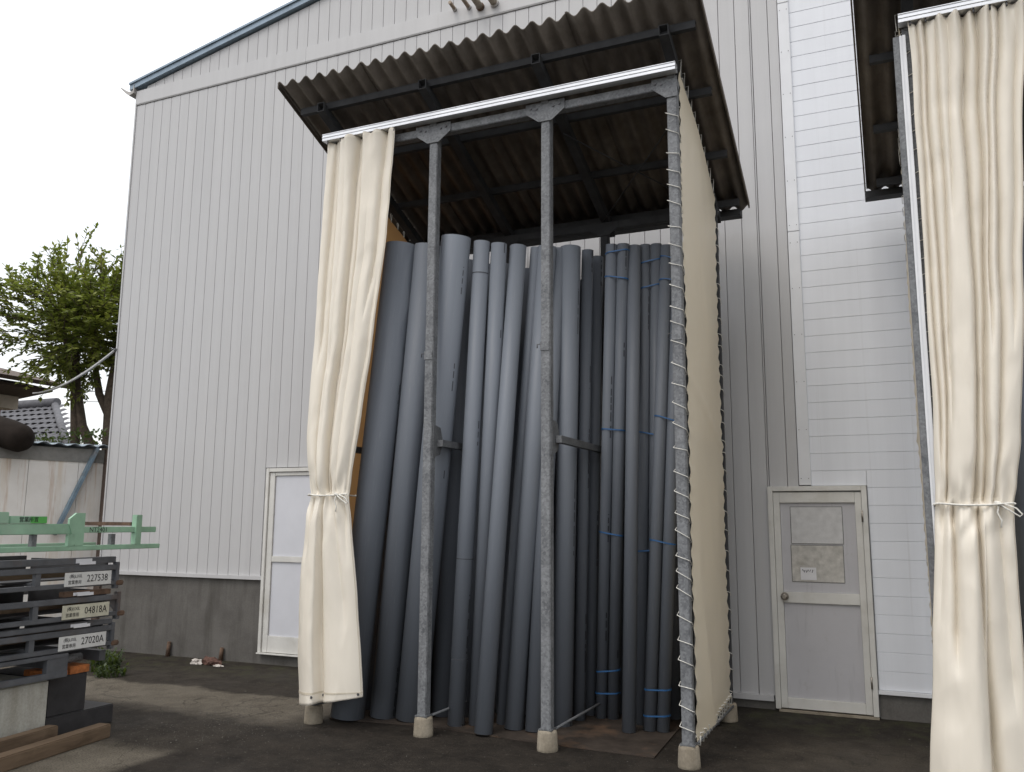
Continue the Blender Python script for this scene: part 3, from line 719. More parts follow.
# ------------------------------------------------------------------ laced side sheets
def side_sheet(xs, side, label, seed, mat='sheet'):
    """xs: plane of the sheet; side=+1 when the outside faces +x"""
    y0, y1 = FY+.045, BY-.13
    t = thing('side_sheet', (xs, (y0+y1)/2, .15), label, 'tarpaulin', 'laced side sheets of the sheds')
    def topz(y): return rz(y) - .20
    def fn(u, v):
        z0 = .16 + .05*u; y = y0 + (y1-y0)*u
        # scalloped pull at lacing points
        z = z0 + (topz(y)-z0)*v
        ed = min(u, 1-u)
        y += (.5-u)*.03*(1-abs(2*v-1))
        y += math.exp(-ed*30)*.0045*math.sin(v*math.pi*74 + 3*nz(v*9, seed))*(1 if u < .5 else -1)
        bil = side*(.020*math.sin(math.pi*u)*(.6+.4*math.sin(5*v+seed)) + .016*nz(u*2.3, v*4.5, seed) + .005*nz(u*7, v*11, seed))
        # diagonal tension creases low down
        bil += side*.030*math.exp(-abs((u-.10-.9*max(0, .30-v))/.10)**1.4)*max(0, 1-v*2.6)
        bil += side*.006*math.exp(-ed*22)*math.cos(v*math.pi*74 + 3*nz(v*9, seed))
        bil += side*.018*math.exp(-((v-.52+.04*u)/.012)**2)*.5
        return (xs + bil, y, z)
    sh = MB().grid(36, 150, fn)
    sh.build('sheet', mat, t)
    # hem strip at the bottom and lacing cord
    post_x = xs - side*.045
    def lace(axis_pts, r, turns, pitch_dir):
        pts = []
        return pts
    # spiral round the front post
    for (py, nm, zt) in ((FY, 'front', 4.86), (BY, 'back', 4.42)):
        pts = []; z = .24; h = PS/2+.008
        k = 0
        while z < zt:
            st = .150 + .09*nz(k*1.7+.37, seed, py)
            # from the eyelet across the front face, rising, then back round behind the post
            lift = .042 + .04*nz(k*2.3, seed*2, py)
            seq = [(side*(h+.003), -h*.6, 0), (side*h, -h, .004), (-side*h, -h, lift), (-side*h, h, lift+.03), (side*h, h, st-.03)]
            pts += [(post_x+a, py+b, z + c) for a, b, c in seq]
            z += st; k += 1
        MB().tube(pts, .0029, 6).build('lacing_cord', 'cord', t)
    pts = []; y = y0+.02; k = 0
    while y < y1:
        zc = rz(y) - .13
        st = .125+.03*nz(k*2.1, seed)
        pts += [(xs+side*.008, y, topz(y)-.015), (xs+side*.012, y+.02, zc+.055), (post_x-side*.045, y+.04, zc+.055), (post_x-side*.045, y+.05, zc-.055), (xs+side*.004, y+st*.8, zc-.06)]
        y += st; k += 1
    MB().tube(pts, .0032, 6).build('lacing_cord', 'cord', t)
    MB().tube([(post_x, FY+.04, .135), (post_x, BY-.04, .185)], .012, 8).build('bottom_rod', 'galv_dark', t)
    pts = []; y = y0+.03
    while y < y1-.03:
        u = (y-y0)/(y1-y0); zb = .17+.05*u
        pts += [(xs+side*.022, y, zb+.022), (xs+side*.016, y+.03, zb-.045), (post_x-side*.014, y+.045, zb-.045), (xs+side*.010, y+.07, zb+.03)]
        y += .105 + .03*nz(y*9, seed)
    MB().tube(pts, .005, 6).build('lacing_cord', 'cord', t)
    return t
side_sheet(-1.335, 1, 'cream sheet laced to the right side of the pipe shed', 3.1)
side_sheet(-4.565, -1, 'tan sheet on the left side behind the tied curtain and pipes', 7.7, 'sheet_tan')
side_sheet(SH2-4.565, -1, 'cream sheet laced to the left side of the second shed', 5.2)

# ------------------------------------------------------------------ curtains
def interp(tab, z):
    for (za, a), (zb, b) in zip(tab, tab[1:]):
        if za >= z >= zb:
            t = (za-z)/(za-zb) if za != zb else 0
            t = t*t*(3-2*t)*.5 + t*.5
            return a + (b-a)*t
    return tab[-1][1] if z < tab[-1][0] else tab[0][1]
def curtain(label, L, R, ztie, zbot, seed, nhook, slit, creases, low):
    ztop = 5.055
    xm = (L[0][1]+R[0][1])/2
    t = thing('curtain', (xm, -2.25, zbot), label, 'curtain', 'tied-back cream curtains')
    wtop = R[0][1]-L[0][1]
    def fn(u, v):
        z = ztop + (zbot-ztop)*v
        xl, xr = interp(L, z), interp(R, z)
        wd = xr-xl
        d = abs(z-ztie)
        g = math.exp(-(d/.15)**2)             # gather at the tie
        y = -2.285
        if z >= ztie:
            f = (ztop-z)/(ztop-ztie)
            for (ut, ub, dep, w, f0, f1, sk) in creases:
                if f < f0-.12 or f > f1+.12: continue
                k = min(1, max(0, (f-f0+.12)/.12))*min(1, max(0, (f1+.12-f)/.12))
                uc = ut + (ub-ut)*f + .012*math.sin(f*7+ut*20)
                e = (u-uc)/w
                if sk > 0: e = e*(.55 if e > 0 else 1.6)
                elif sk < 0: e = e*(1.6 if e > 0 else .55)
                y += dep*k*math.exp(-abs(e)**1.05)
            top = math.exp(-f*22)
            y += .022*top*math.sin(u*math.pi*2*nhook)
        # the bundle bellies outwards
        bel = min(1, max(0, (4.4-z)/2.2)) if z > ztie else 1.0
        y -= (.035 + .075*bel)*max(0, math.sin(math.pi*min(max(u, 0), 1)))**.65
        y += .045*g*math.sin(math.pi*u)
        if z < ztie:
            q = (ztie-z)/(ztie-zbot)
            for (ut, ub, dep, w, q0, q1) in low:
                if q > q1+.15: continue
                k = min(1, max(0, (q1+.15-q)/.15))*min(1, .35+q/.05)
                uc = ut + (ub-ut)*q
                e = (u-uc)/(w*(1+1.2*q))
                y += 1.35*dep*k*math.exp(-abs(e)**1.2)
            # overlapping edge that opens into a slit at the hem
            e = u - (slit + .05*(1-q))
            y += min(1, q*1.6)*(.085/(1+math.exp(-e*260)) - .03)*math.exp(-max(0, e)*2.2)
            y -= .03*q*math.sin(math.pi*u*1.3)
        # fan creases radiating from the tie
        y += .016*math.exp(-((d-.10)/.12)**2)*math.sin(u*math.pi*5 + 5*nz(u*2.5, z*3, seed))
        y += .007*g*math.sin(u*math.pi*15+seed)
        # soft buckles and wrinkles
        y += .008*nz(u*4, z*.8, seed) + .006*nz(u*2.2+z*.9, z*2.1, seed+9)
        r = nz(u*3.5+z*1.1, z*3.2-u*2, seed+4); y += .010*max(0, r-.12)*2
        y += .0022*nz(u*14, z*7, seed+6)
        x = xl + wd*u + .010*nz(u*4, z*2, seed+2)*math.sin(math.pi*u) + .007*nz(z*2.2, seed, u)
        zz = z
        if v == 0: zz = ztop + .010*math.cos(u*math.pi*2*nhook)
        if v > .97: zz = z + (R[-1][0]-L[-1][0])*u*(v-.97)/.03
        return (x, min(y, -2.224 - .002*math.sin(u*40)), zz)
    m = MB().grid(260, 190, fn)
    o = m.build('cloth', 'curtain', t)
    sol = o.modifiers.new('thickness', 'SOLIDIFY'); sol.thickness = .003
    # stitched hem along the bottom and a side seam
    def off(u, v, d=.0035): p = fn(u, v); return (p[0], p[1]-d, p[2])
    MB().grid(200, 1, lambda u, v: off(u, .976+.004*v)).build('hem_stitch', 'seam', t)
    MB().grid(1, 150, lambda u, v: off(.985+.006*u, .01+.98*v, .004)).build('side_seam', 'seam', t)
    for uu in (slit-.02, slit+.045, .96):
        p = off(uu, .985, .005); MB().tube([(p[0], p[1], p[2]), (p[0], p[1]-.004, p[2])], .011, 12).build('eyelet', 'bolt', t)
    # tie cord round the gathered cloth
    pts = []
    xl, xr = interp(L, ztie), interp(R, ztie)
    n = 48
    for k in range(n+1):
        a = 2*math.pi*k/n; ca, sa = math.cos(a), math.sin(a)
        cx = (xl+xr)/2 + (xr-xl)/2*1.03*math.copysign(abs(ca)**.75, ca)
        if sa >= 0:                            # front: follow the cloth
            u = (cx-xl)/(xr-xl); u = min(max(u, 0), 1)
            yy = min(fn(min(1, max(0, u+q_*.015)), (ztop-ztie+dz_)/(ztop-zbot))[1] for q_ in range(-7, 8) for dz_ in (-.012, 0, .012)) - .007
        else: yy = -2.20 + .06*(-sa)
        pts.append((cx, yy, ztie + .006*math.sin(a*3)))
    MB().tube(pts, .0065, 7).build('tie_cord', 'cord', t)
    # knot with loop and tail
    kx = xl + (xr-xl)*.80; ky = fn(.8, (ztop-ztie)/(ztop-zbot))[1] - .02
    kn = MB()
    kn.tube([(kx-.02, ky, ztie+.012), (kx, ky-.012, ztie+.004), (kx+.018, ky, ztie-.012)], [.010, .014, .010], 8)
    kn.tube([(kx, ky-.01, ztie), (kx+.05, ky-.015, ztie-.035), (kx+.105, ky-.01, ztie-.075), (kx+.12, ky-.01, ztie-.06), (kx+.09, ky-.012, ztie-.025), (kx+.03, ky-.013, ztie+.0)], .005, 6)
    kn.tube([(kx, ky-.01, ztie), (kx-.012, ky-.014, ztie-.05), (kx+.008, ky-.014, ztie-.10), (kx+.002, ky-.012, ztie-.14)], .005, 6)
    kn.build('knot', 'cord', t)
    # runner hooks up to the rail
    for k in range(nhook+1):
        x = L[0][1] + .012 + (wtop-.024)*k/nhook
        MB().tube([(x, -2.285, 5.030), (x, -2.285, 5.060)], .006, 6).build('runner', 'bolt', t)
    return t
curtain('cream curtain tied back at the left of the grey pipes',
        [(5.08, -4.525), (3.59, -4.560), (2.35, -4.600), (1.95, -4.560), (1.865, -4.535), (1.75, -4.560), (1.32, -4.595), (.66, -4.580), (.165, -4.540)],
        [(5.08, -3.805), (4.15, -3.860), (3.27, -3.960), (2.58, -4.050), (2.0, -4.135), (1.86, -4.150), (1.7, -4.120), (1.01, -4.040), (.26, -3.970)],
        1.865, .165, 5.3, 5, .36,
        # creases above the tie: u at top, u at tie, depth, width, from, to (0 top, 1 tie), skew
        [(.09, .16, .045, .028, 0, .55, 1), (.17, .30, .075, .040, 0, 1, -1), (.30, .40, .020, .05, .15, .8, 0), (.455, .50, .085, .035, 0, 1, 1),
         (.545, .60, .070, .026, 0, 1, -1), (.70, .72, .025, .06, .3, 1, 0), (.86, .80, .055, .035, 0, .42, 1), (.93, .93, .035, .04, .5, 1, 0)],
        [(.46, .40, .045, .030, 0, 1), (.18, .06, .022, .05, 0, .25), (.72, .86, .022, .05, 0, .5), (.88, .97, .02, .04, 0, .2)])
curtain('cream curtain tied back at the right edge of the picture',
        [(5.08, .285), (4.5, .288), (3.45, .282), (2.44, .268), (1.9, .255), (1.775, .245), (1.65, .235), (.94, .175), (.05, .105)],
        [(5.08, .985), (4.04, .895), (3.05, .825), (2.17, .745), (1.9, .70), (1.775, .675), (1.6, .67), (.62, .665), (.10, .68)],
        1.775, .06, 9.1, 7, .58,
        [(.06, .08, .05, .022, 0, .85, 1), (.14, .16, .060, .022, 0, 1, 0), (.25, .22, .055, .028, 0, .75, -1), (.33, .30, .04, .04, 0, .35, 0), (.47, .50, .085, .030, 0, 1, 1),
         (.60, .62, .090, .034, 0, 1, -1), (.69, .67, .05, .022, 0, .6, 0), (.78, .74, .065, .030, 0, 1, 1), (.92, .90, .045, .035, .1, .6, 0)],
        [(.24, .30, .050, .030, 0, .45), (.55, .62, .075, .032, 0, 1), (.12, .03, .025, .05, 0, .3), (.80, .90, .03, .05, 0, .6)])

# ------------------------------------------------------------------ plastic pipes leaning in the shed
def pipe_mesh(r, L, mat, seg=28):
    m = MB(); ri = r*.88
    for k in range(seg):
        t = 2*math.pi*k/seg; m.v += [(r*math.cos(t), r*math.sin(t), 0), (r*math.cos(t), r*math.sin(t), L), (ri*math.cos(t), ri*math.sin(t), 0), (ri*math.cos(t), ri*math.sin(t), L)]
    for k in range(seg):
        a, b = 4*k, 4*((k+1) % seg)
        m.f += [(a, b, b+1, a+1), (a+2, a+3, b+3, b+2), (a, a+2, b+2, b), (a+1, b+1, b+3, a+3)]; m.sm += [True, True, False, False]
    return m.mesh('pipe', mat)
def put_pipe(bx, by, tx, ty, tz, r, mat, parent=None, label=None, rings=(), bz=.012):
    b, tp = Vector((bx, by, bz)), Vector((tx, ty, tz)); d = tp-b; L = d.length
    # foot rim rests on the plate in spite of the lean
    lean = math.acos(min(1, d.z/L)); b = b + Vector((0, 0, r*math.sin(lean)))
    o = bpy.data.objects.new('pipe', pipe_mesh(r, L, mat)); COL.objects.link(o)
    attach(o, parent, b); o.rotation_mode = 'QUATERNION'; o.rotation_quaternion = d.to_track_quat('Z', 'Y')
    if parent is None: tag(o, label, 'pipe', 'grey pipes leaning in the shed')
    for f in rings:
        q = bpy.data.objects.new('joint_ring', MB().tube([(0, 0, f*L-.004), (0, 0, f*L+.004)], r+.0015, 28, False).mesh('joint_ring', 'pvc_in')); COL.objects.link(q)
        q.parent = o; WLOC[q.name] = b
    return o
PIPES = [
 # bottom x,y   top x,y,z   radius  material
 (-4.315, -1.95, -3.900, -1.964, 4.080, .142, 'pvc', 'widest grey pipe, standing right beside the tied curtain', ()),
 (-4.060, -1.79, -3.639, -1.945, 4.050, .117, 'pvc', 'wide grey pipe just left of the second front post', ()),
 (-3.800, -1.78, -3.339, -1.986, 4.070, .129, 'pvc', 'tall wide grey pipe whose foot hides behind the second front post', ()),
 (-3.367, -1.795, -3.139, -1.886, 4.047, .071, 'pvc', 'medium grey pipe with dark joint rings right of the wide pipes', (.13, .33, .93)),
 (-3.220, -1.71, -3.000, -1.832, 4.027, .069, 'pvc', 'medium grey pipe between the ringed pipe and the slanting pipe', ()),
 (-3.038, -1.964, -2.862, -1.731, 4.017, .073, 'pvc', 'medium pale grey pipe with its foot set furthest forward', ()),
 (-3.040, -1.60, -2.735, -1.63, 4.021, .049, 'pvc', 'thin grey pipe squeezed behind the forward-set pipe', ()),
 (-2.885, -1.711, -2.643, -1.604, 4.021, .080, 'pvc', 'grey pipe with a broad foot left of the third front post', ()),
 (-2.715, -1.722, -2.575, -1.50, 4.023, .066, 'pvc', 'grey pipe passing behind the third front post', ()),
 (-2.590, -1.421, -2.475, -1.463, 4.044, .090, 'pvc', 'wide grey pipe whose top shows just right of the third post', ()),
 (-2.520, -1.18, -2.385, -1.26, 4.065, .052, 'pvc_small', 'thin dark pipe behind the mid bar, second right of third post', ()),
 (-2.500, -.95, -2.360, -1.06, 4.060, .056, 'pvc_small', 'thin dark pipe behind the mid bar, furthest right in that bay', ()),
 (-2.020, -1.420, -1.933, -1.326, 4.028, .056, 'pvc_small', 'single thin pipe between two strapped bundles in right bay', ()),
]
for bx, by, tx, ty, tz, r, mt, lb, rg in PIPES: put_pipe(bx, by, tx, ty, tz, r, mt, None, lb, rg)
# added back row that keeps the gaps between the front pipes dark
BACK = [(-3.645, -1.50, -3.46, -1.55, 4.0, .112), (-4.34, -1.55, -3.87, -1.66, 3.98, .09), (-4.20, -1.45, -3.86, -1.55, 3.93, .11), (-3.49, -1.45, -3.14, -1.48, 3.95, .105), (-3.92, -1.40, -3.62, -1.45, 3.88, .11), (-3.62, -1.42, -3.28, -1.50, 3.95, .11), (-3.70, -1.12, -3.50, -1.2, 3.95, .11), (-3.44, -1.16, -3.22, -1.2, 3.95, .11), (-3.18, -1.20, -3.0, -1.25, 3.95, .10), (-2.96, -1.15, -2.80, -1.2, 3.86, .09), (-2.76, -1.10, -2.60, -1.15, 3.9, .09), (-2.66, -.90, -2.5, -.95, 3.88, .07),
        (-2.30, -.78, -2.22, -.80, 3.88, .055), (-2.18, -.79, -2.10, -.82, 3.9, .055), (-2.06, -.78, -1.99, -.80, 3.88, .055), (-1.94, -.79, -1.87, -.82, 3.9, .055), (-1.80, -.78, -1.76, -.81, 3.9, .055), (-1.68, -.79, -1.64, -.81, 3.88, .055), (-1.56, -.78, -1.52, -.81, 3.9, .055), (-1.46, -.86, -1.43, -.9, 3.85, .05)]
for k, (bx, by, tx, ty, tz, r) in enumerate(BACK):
    put_pipe(bx, by, tx, ty, tz, r, 'pvc_small', None, 'added grey pipe in the back row, filling the dark gaps')
def bundle(label, pair, heights):
    (b0, t0), (b1, t1) = pair[0][:2], pair[1][:2]; r0, r1 = pair[0][2], pair[1][2]
    g = thing('pipe_bundle', ((b0[0]+b1[0])/2, (b0[1]+b1[1])/2, 0), label, 'pipe bundle', 'strapped pipe bundles in the right bay')
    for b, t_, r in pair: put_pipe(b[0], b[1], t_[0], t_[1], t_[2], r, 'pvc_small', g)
    for h in heights:
        f = h/4.0
        c0 = Vector((b0[0], b0[1], 0)).lerp(Vector(t0), f); c1 = Vector((b1[0], b1[1], 0)).lerp(Vector(t1), f)
        d = (c1-c0); d.z = 0; d.normalize(); pn = Vector((-d.y, d.x, 0)); pts = []
        for k in range(9):
            a = math.pi/2 + math.pi*k/8; pts.append(c0 + (d*math.cos(a) + pn*math.sin(a))*(r0+.003))
        for k in range(9):
            a = -math.pi/2 + math.pi*k/8; pts.append(c1 + (d*math.cos(a) + pn*math.sin(a))*(r1+.003))
        pts.append(pts[0].copy())
        tl = rnd.uniform(-.02, .02)
        pts = [p + Vector((0, 0, tl*((p-c0).dot(d))/.1)) for p in pts]
        st = MB(); n = len(pts)
        for k in range(n-1):
            a, b = pts[k], pts[k+1]
            st.quad(a-Vector((0,0,.006)), b-Vector((0,0,.006)), b+Vector((0,0,.006)), a+Vector((0,0,.006)))
        o = st.build('strap', 'strap', g); sm = o.modifiers.new('thickness', 'SOLIDIFY'); sm.thickness = .003; sm.offset = 1
bundle('strapped bundle of two thin pipes nearest the dark gap', [((-2.375, -1.03), (-2.118, -1.40, 4.04), .050), ((-2.272, -1.02), (-2.016, -1.39, 4.035), .051)], (.22, .40, 1.55, 2.42, 3.72, 3.93))
bundle('strapped bundle of two thin pipes behind the single pipe, middle of right bay', [((-2.00, -1.12), (-1.855, -1.256, 4.05), .047), ((-1.905, -1.11), (-1.758, -1.252, 4.045), .048)], (1.4, 2.38, 3.62, 3.84))
bundle('strapped leaning pipe bundle nearest the laced right post', [((-1.882, -1.303), (-1.668, -1.247, 4.02), .053), ((-1.776, -1.29), (-1.565, -1.24, 3.995), .051)], (.13, .33, 1.5, 2.52, 3.7, 3.9))

# brown plate the pipes stand on
pm = MB()
pts2 = [(-4.45, -2.02), (-3.6, -1.92), (-2.62, -2.02), (-1.65, -2.06), (-1.70, -.75), (-4.45, -.75)]
pm.prism([(x, y, .002) for x, y in pts2], (0, 0, .010)).build('floor_plate', 'mat', None, label='thin rusty brown sheet under the pipes on the ground', cat='plate')

# pipes in the second shed, in its shade behind the curtain
for k, (x, y, r) in enumerate(((SH2-3.75, -1.6, .10), (SH2-3.5, -1.55, .10), (SH2-4.0, -1.55, .09))):
    put_pipe(x, y, x+.12, y-.05, 4.0, r, 'pvc', None, ('grey pipe stored in the second shed, right of its curtain', 'grey pipe stored deepest right in the second shed', 'grey pipe behind the curtain of the second shed')[k])

# ------------------------------------------------------------------ left: steel racks
RX = -5.90
def rack(label, zt, zb, plate_mat, text, zl, sub, seed):
    """zt top of the upper rail, zb bottom of the lower rail"""
    rs = random.Random(seed)
    y0, y1 = -5.3, -2.99 + rs.uniform(-.02, .02); dx = rs.uniform(-.012, .012); x = RX+dx
    t = thing('steel_rack', (RX-.5, -4.1, zb), label, 'rack', 'grey steel racks stacked at the left')
    def rail(xa, za, zb_, nm='rail', ya=y0, yb=y1):
        MB().box(xa-.045, xa, ya, yb, za, zb_, .004).build(nm, 'rack', t)
    rail(x, zt-.042, zt); rail(x-.004, zb, zb+.034)
    rail(x-1.05, zt-.042, zt); rail(x-1.05, zb, zb+.034)
    for y in (-5.0, -4.35, -3.745): MB().box(x-.042, x-.006, y-.022, y+.022, zb+.0345, zt-.0425).build('upright', 'rack', t)
    for y in (-5.0, -4.35, -3.745, -3.06): MB().box(x-1.04, x-.05, y-.02, y+.02, zb+.03, zb+.055).build('cross_bar', 'rack', t)
    MB().box(x-1.02, x-.97, y0, -3.12, zb+.056, zt+.055).build('added_dark_back', 'darkbox', t)  # added dark sheet, blocks the view to the bright wall behind
    MB().box(x-.95, x-.10, y0, -3.22, zb+.0555, zb+.066).build('added_dark_deck', 'darkbox', t)  # added dark sheet standing in for the shaded rack interior
    MB().box(x-.96, x-.06, -3.085, -3.07, zb+.056, zt+.035).build('added_dark_end', 'darkbox', t)  # added at the end so the rack interior stays dark
    # end upright with angled gusset and foot
    MB().box(x-.044, x+.002, y1-.035, y1, zb-.03, zt+.02, .003).build('end_post', 'rack', t)
    MB().prism([(x-.03, y1-.036, zt-.043), (x-.03, y1-.13, zt-.043), (x-.03, y1-.036, zb+.035)], (.006, 0, 0)).build('gusset', 'rack', t)
    MB().box(x-.05, x+.012, y1-.03, y1+.045, zb-.005, zb+.035, .008).build('stacking_lug', 'rust', t)
    pl = MB().box(x+.003, x+.007, -3.525, -3.09, zb+.012, zb+.118).build('label_plate', plate_mat, t)
    R = (math.pi/2, 0, math.pi/2); zc = zb+.065
    text_mesh('lettering', text, .078, 'ink', (x+.0078, -3.325, zc), R, pl, .86)
    text_mesh('lettering', '(株)LIXIL', .034, 'ink', (x+.0078, -3.485, zc+.023), R, pl, .9)
    text_mesh('lettering', sub, .034, 'ink', (x+.0078, -3.495, zc-.024), R, pl, .9)
    if rs.random() < 2: MB().box(x+.0025, x+.005, -3.40, -3.25, zt+.012, zt+.035).build('sticker', 'paper', t)
    return t, x, y1
r1 = rack('top grey steel rack with plate 227538', 1.285, 1.122, 'plate', '227538', 0, '営業専用', 1)
r2 = rack('middle grey steel rack with yellowed plate 04818A', 1.045, .874, 'plate_y', '04818A', 0, '営業専用', 2)
r3 = rack('bottom grey steel rack with clean white plate 27020A', .801, .640, 'plate', '27020A', 0, '営業専用', 3)
# loose bars lying between the racks
for i, (z0, z1, yb, mt, lb) in enumerate(((1.300, 1.350, -3.03, 'rack', 'grey steel bar lying on top of the upper rack'),
                                   (1.052, 1.092, -3.06, 'rust', 'rusty steel bar with sticker lying on the middle rack'),
                                   (.812, .850, -3.02, 'rack', 'grey steel bar with stickers lying on the bottom rack'))):
    bo = MB().box(RX-.07, RX-.008, -5.25 if i != 1 else -3.5, yb, z0, z1, .004).build('steel_bar', mt, None, label=lb, cat='bar')
    MB().box(RX-.0078, RX-.0055, -3.42, -3.27, z0+.008, z1-.008).build('sticker', 'paper', bo)
# timber packing and odds inside the stack
for z, lb in ((1.165, 'brown timber stored inside the top grey rack'), (.92, 'brown timber stored inside the middle grey rack'), (.69, 'brown timber stored inside the bottom grey rack')):
    MB().box(RX-.42, RX-.30, -5.2, -3.1, z+.015, z+.075, .004).build('stored_timber', 'wood', None, label=lb, cat='timber')
# mint green frame on top
gf = thing('green_frame', (RX-.3, -4.0, 1.41), 'mint green steel frame lying on the grey racks', 'frame')
MB().box(RX-.05, RX+.02, -5.4, -2.60, 1.408, 1.446, .004).build('lower_rail', 'mint', gf)
MB().box(RX-.80, RX-.75, -5.4, -2.60, 1.408, 1.446, .004).build('lower_rail', 'mint', gf)
MB().box(RX-.04, RX+.01, -5.4, -3.46, 1.535, 1.615, .005).build('upper_rail', 'mint', gf)
MB().box(RX-.03, RX+.005, -3.385, -2.64, 1.545, 1.592, .004).build('number_rail', 'mint', gf)
text_mesh('lettering', 'NT2401', .052, 'ink', (RX+.0058, -3.33, 1.568), (math.pi/2, 0, math.pi/2), gf, 1.0)
MB().prism([(RX+.0, -3.47, 1.4465), (RX+.0, -3.39, 1.4465), (RX+.0, -3.39, 1.70), (RX+.0, -3.47, 1.70), (RX+.0, -3.53, 1.655), (RX+.0, -3.53, 1.615)], (.022, 0, 0)).build('bracket', 'mint', gf)
MB().box(RX-.012, RX+.022, -3.53, -3.475, 1.4465, 1.534).build('bracket', 'mint', gf)
MB().box(RX-.035, RX+.022, -2.875, -2.815, 1.4465, 1.692, .003).build('upright', 'mint', gf)
for y in (-4.8, -3.8, -3.08): MB().box(RX-.045, RX-.006, y-.02, y+.02, 1.4465, 1.534).build('spacer', 'galv_dark', gf)
lb = MB().box(RX-.02, RX+.012, -4.02, -3.72, 1.616, 1.672, .003).build('name_plate', 'mint', gf)
MB().box(RX+.0125, RX+.0145, -3.86, -3.725, 1.620, 1.668).build('green_patch', 'green', lb)
text_mesh('lettering', '営業所置', .042, 'ink', (RX+.0152, -3.955, 1.645), (math.pi/2, 0, math.pi/2), lb, .95)
MB().box(RX-.03, RX+.014, -5.4, -4.035, 1.616, 1.70, .004).build('top_rail', 'mint', gf)
MB().box(RX-.75, RX-.05, -2.87, -2.82, 1.60, 1.63).build('cross_bar', 'rust', gf)
# low carrier the racks stand on, with hollow ends
cr_ = thing('steel_pallet', (RX-.5, -4.1, .45), 'dark steel pallet carrying the rack stack', 'pallet')
MB().box(RX-.06, RX+.0, -5.3, -3.42, .600, .632, .004).build('top_rail', 'rack', cr_)
MB().box(RX-.06, RX+.004, -5.3, -3.42, .455, .498, .004).build('bottom_rail', 'rack', cr_)
MB().box(RX-.05, RX-.004, -3.60, -3.42, .4985, .5995).build('end_block', 'rack', cr_)
MB().box(RX-1.1, RX-1.04, -5.3, -3.0, .455, .632, .004).build('rear_rail', 'rack', cr_)
for y in (-5.0, -3.5, -3.05): MB().box(RX-1.039, RX-.061, y-.03, y+.03, .52, .60).build('cross_bar', 'rack', cr_)
MB().tube([(RX-.20, -3.40, .552), (RX-.19, -3.15, .552)], .034, 16).build('grey_tube', 'galv', None, label='short grey tube end under the bottom rack', cat='tube')
MB().box(-6.95, -5.93, -5.2, -3.545, 0, .452, .012).build('concrete_block', 'block', None, label='large pale concrete block under the steel pallet', cat='block')
db = thing('steel_box', (-6.4, -3.15, 0), 'dark steel box with rusty orange rim behind the concrete block', 'box')
MB().box(-6.75, -6.02, -3.48, -3.13, .15, .44, .006).build('body', 'darkbox', db)
MB().box(-6.30, -6.012, -3.485, -3.32, .441, .486, .004).build('rim', 'rust_bright', db)
MB().box(-6.30, -6.012, -3.30, -3.12, .441, .50, .004).build('rim', 'rust_bright', db)
MB().box(-6.80, -6.0, -3.50, -2.86, 0, .148, .008).build('plinth', 'darkbox', db)
# timbers on the ground
def timber(p, q, w, h, label):
    m = MB(); p, q = Vector(p), Vector(q); n = 14
    d = (q-p); L = d.length; d.normalize(); a = Vector((d.y, -d.x, 0))
    bm = bmesh.new(); bmesh.ops.create_cube(bm, size=1); bmesh.ops.scale(bm, vec=(L, w, h), verts=bm.verts)
    bmesh.ops.bevel(bm, geom=bm.edges[:], offset=.008, segments=2, affect='EDGES')
    ang = math.atan2(d.y, d.x); mid = (p+q)/2
    bmesh.ops.rotate(bm, matrix=Matrix.Rotation(ang, 3, 'Z'), verts=bm.verts)
    bmesh.ops.translate(bm, vec=(mid.x, mid.y, mid.z+h/2), verts=bm.verts)
    m.bm(bm); return m.build('timber_beam', 'wood', None, label=label, cat='timber', group='old timbers on the ground')
timber((-5.44, -4.75, 0), (-5.66, -3.24, 0), .115, .10, 'longer old timber beam lying on the ground in front')
timber((-5.67, -4.75, 0), (-5.83, -3.56, 0), .10, .135, 'shorter old timber beam against the concrete block')

# ------------------------------------------------------------------ left background: stained shed, house, tree
bs = thing('old_shed', (-10.8, -2.0, 0), 'low white rust-streaked shed behind the racks', 'shed')
y0, y1 = -5.0, .30
k = y0
while k < y1-.05:
    e_ = min(k+.62, y1)
    MB().box(-10.03, -10.0, k+.003, e_-.003, .1, 2.42).build('wall_sheet', 'rustwall', bs); k += .62
MB().box(-12.0, -10.04, y0, y1-.02, 0, 2.40).build('core_wall', 'fascia', bs)
MB().box(-10.06, -9.985, y0, y1-.02, 2.42, 2.60).build('fascia', 'fascia', bs)
MB().box(-10.02, -9.80, y1-.02, y1+.32, 0, 2.60).build('corner_post', 'eave', bs)
m = MB(); n = 90
def rw(u, v):
    y = y0-.1+(y1+.12-y0+.1)*u
    return (-9.90-2.4*v, y, 2.64+.30*v*.3+.018*math.sin(y*2*math.pi/.19) + .012*nz(y*2, v*3))
m.grid(150, 3, rw); o = m.build('roof', 'shed_roof', bs); sm = o.modifiers.new('thickness', 'SOLIDIFY'); sm.thickness = .008
MB().beam((-9.93, .16, 2.62), (-9.93, -.30, 1.45), .04, .09, (1, 0, 0)).build('brace', 'blue_steel', bs)
bs_rot = math.radians(-20); pv = Vector((-9.97, .20, 0))
bs.rotation_euler.z = bs_rot
bs.location = pv + Matrix.Rotation(bs_rot, 3, 'Z') @ (bs.location - pv)
# rolled cover lying over the shed roof edge
rm = MB()
rm.tube([(-11.6, -1.2, 3.05), (-10.75, -.98, 2.86), (-10.28, -.92, 2.72), (-10.08, -.90, 2.66), (-10.00, -.89, 2.64), (-9.975, -.885, 2.63)], [.17, .18, .19, .18, .14, .06], 18)
rm.build('rolled_cover', 'tarp', None, label='thick dark brown roll lying over the old shed roof', cat='roll')

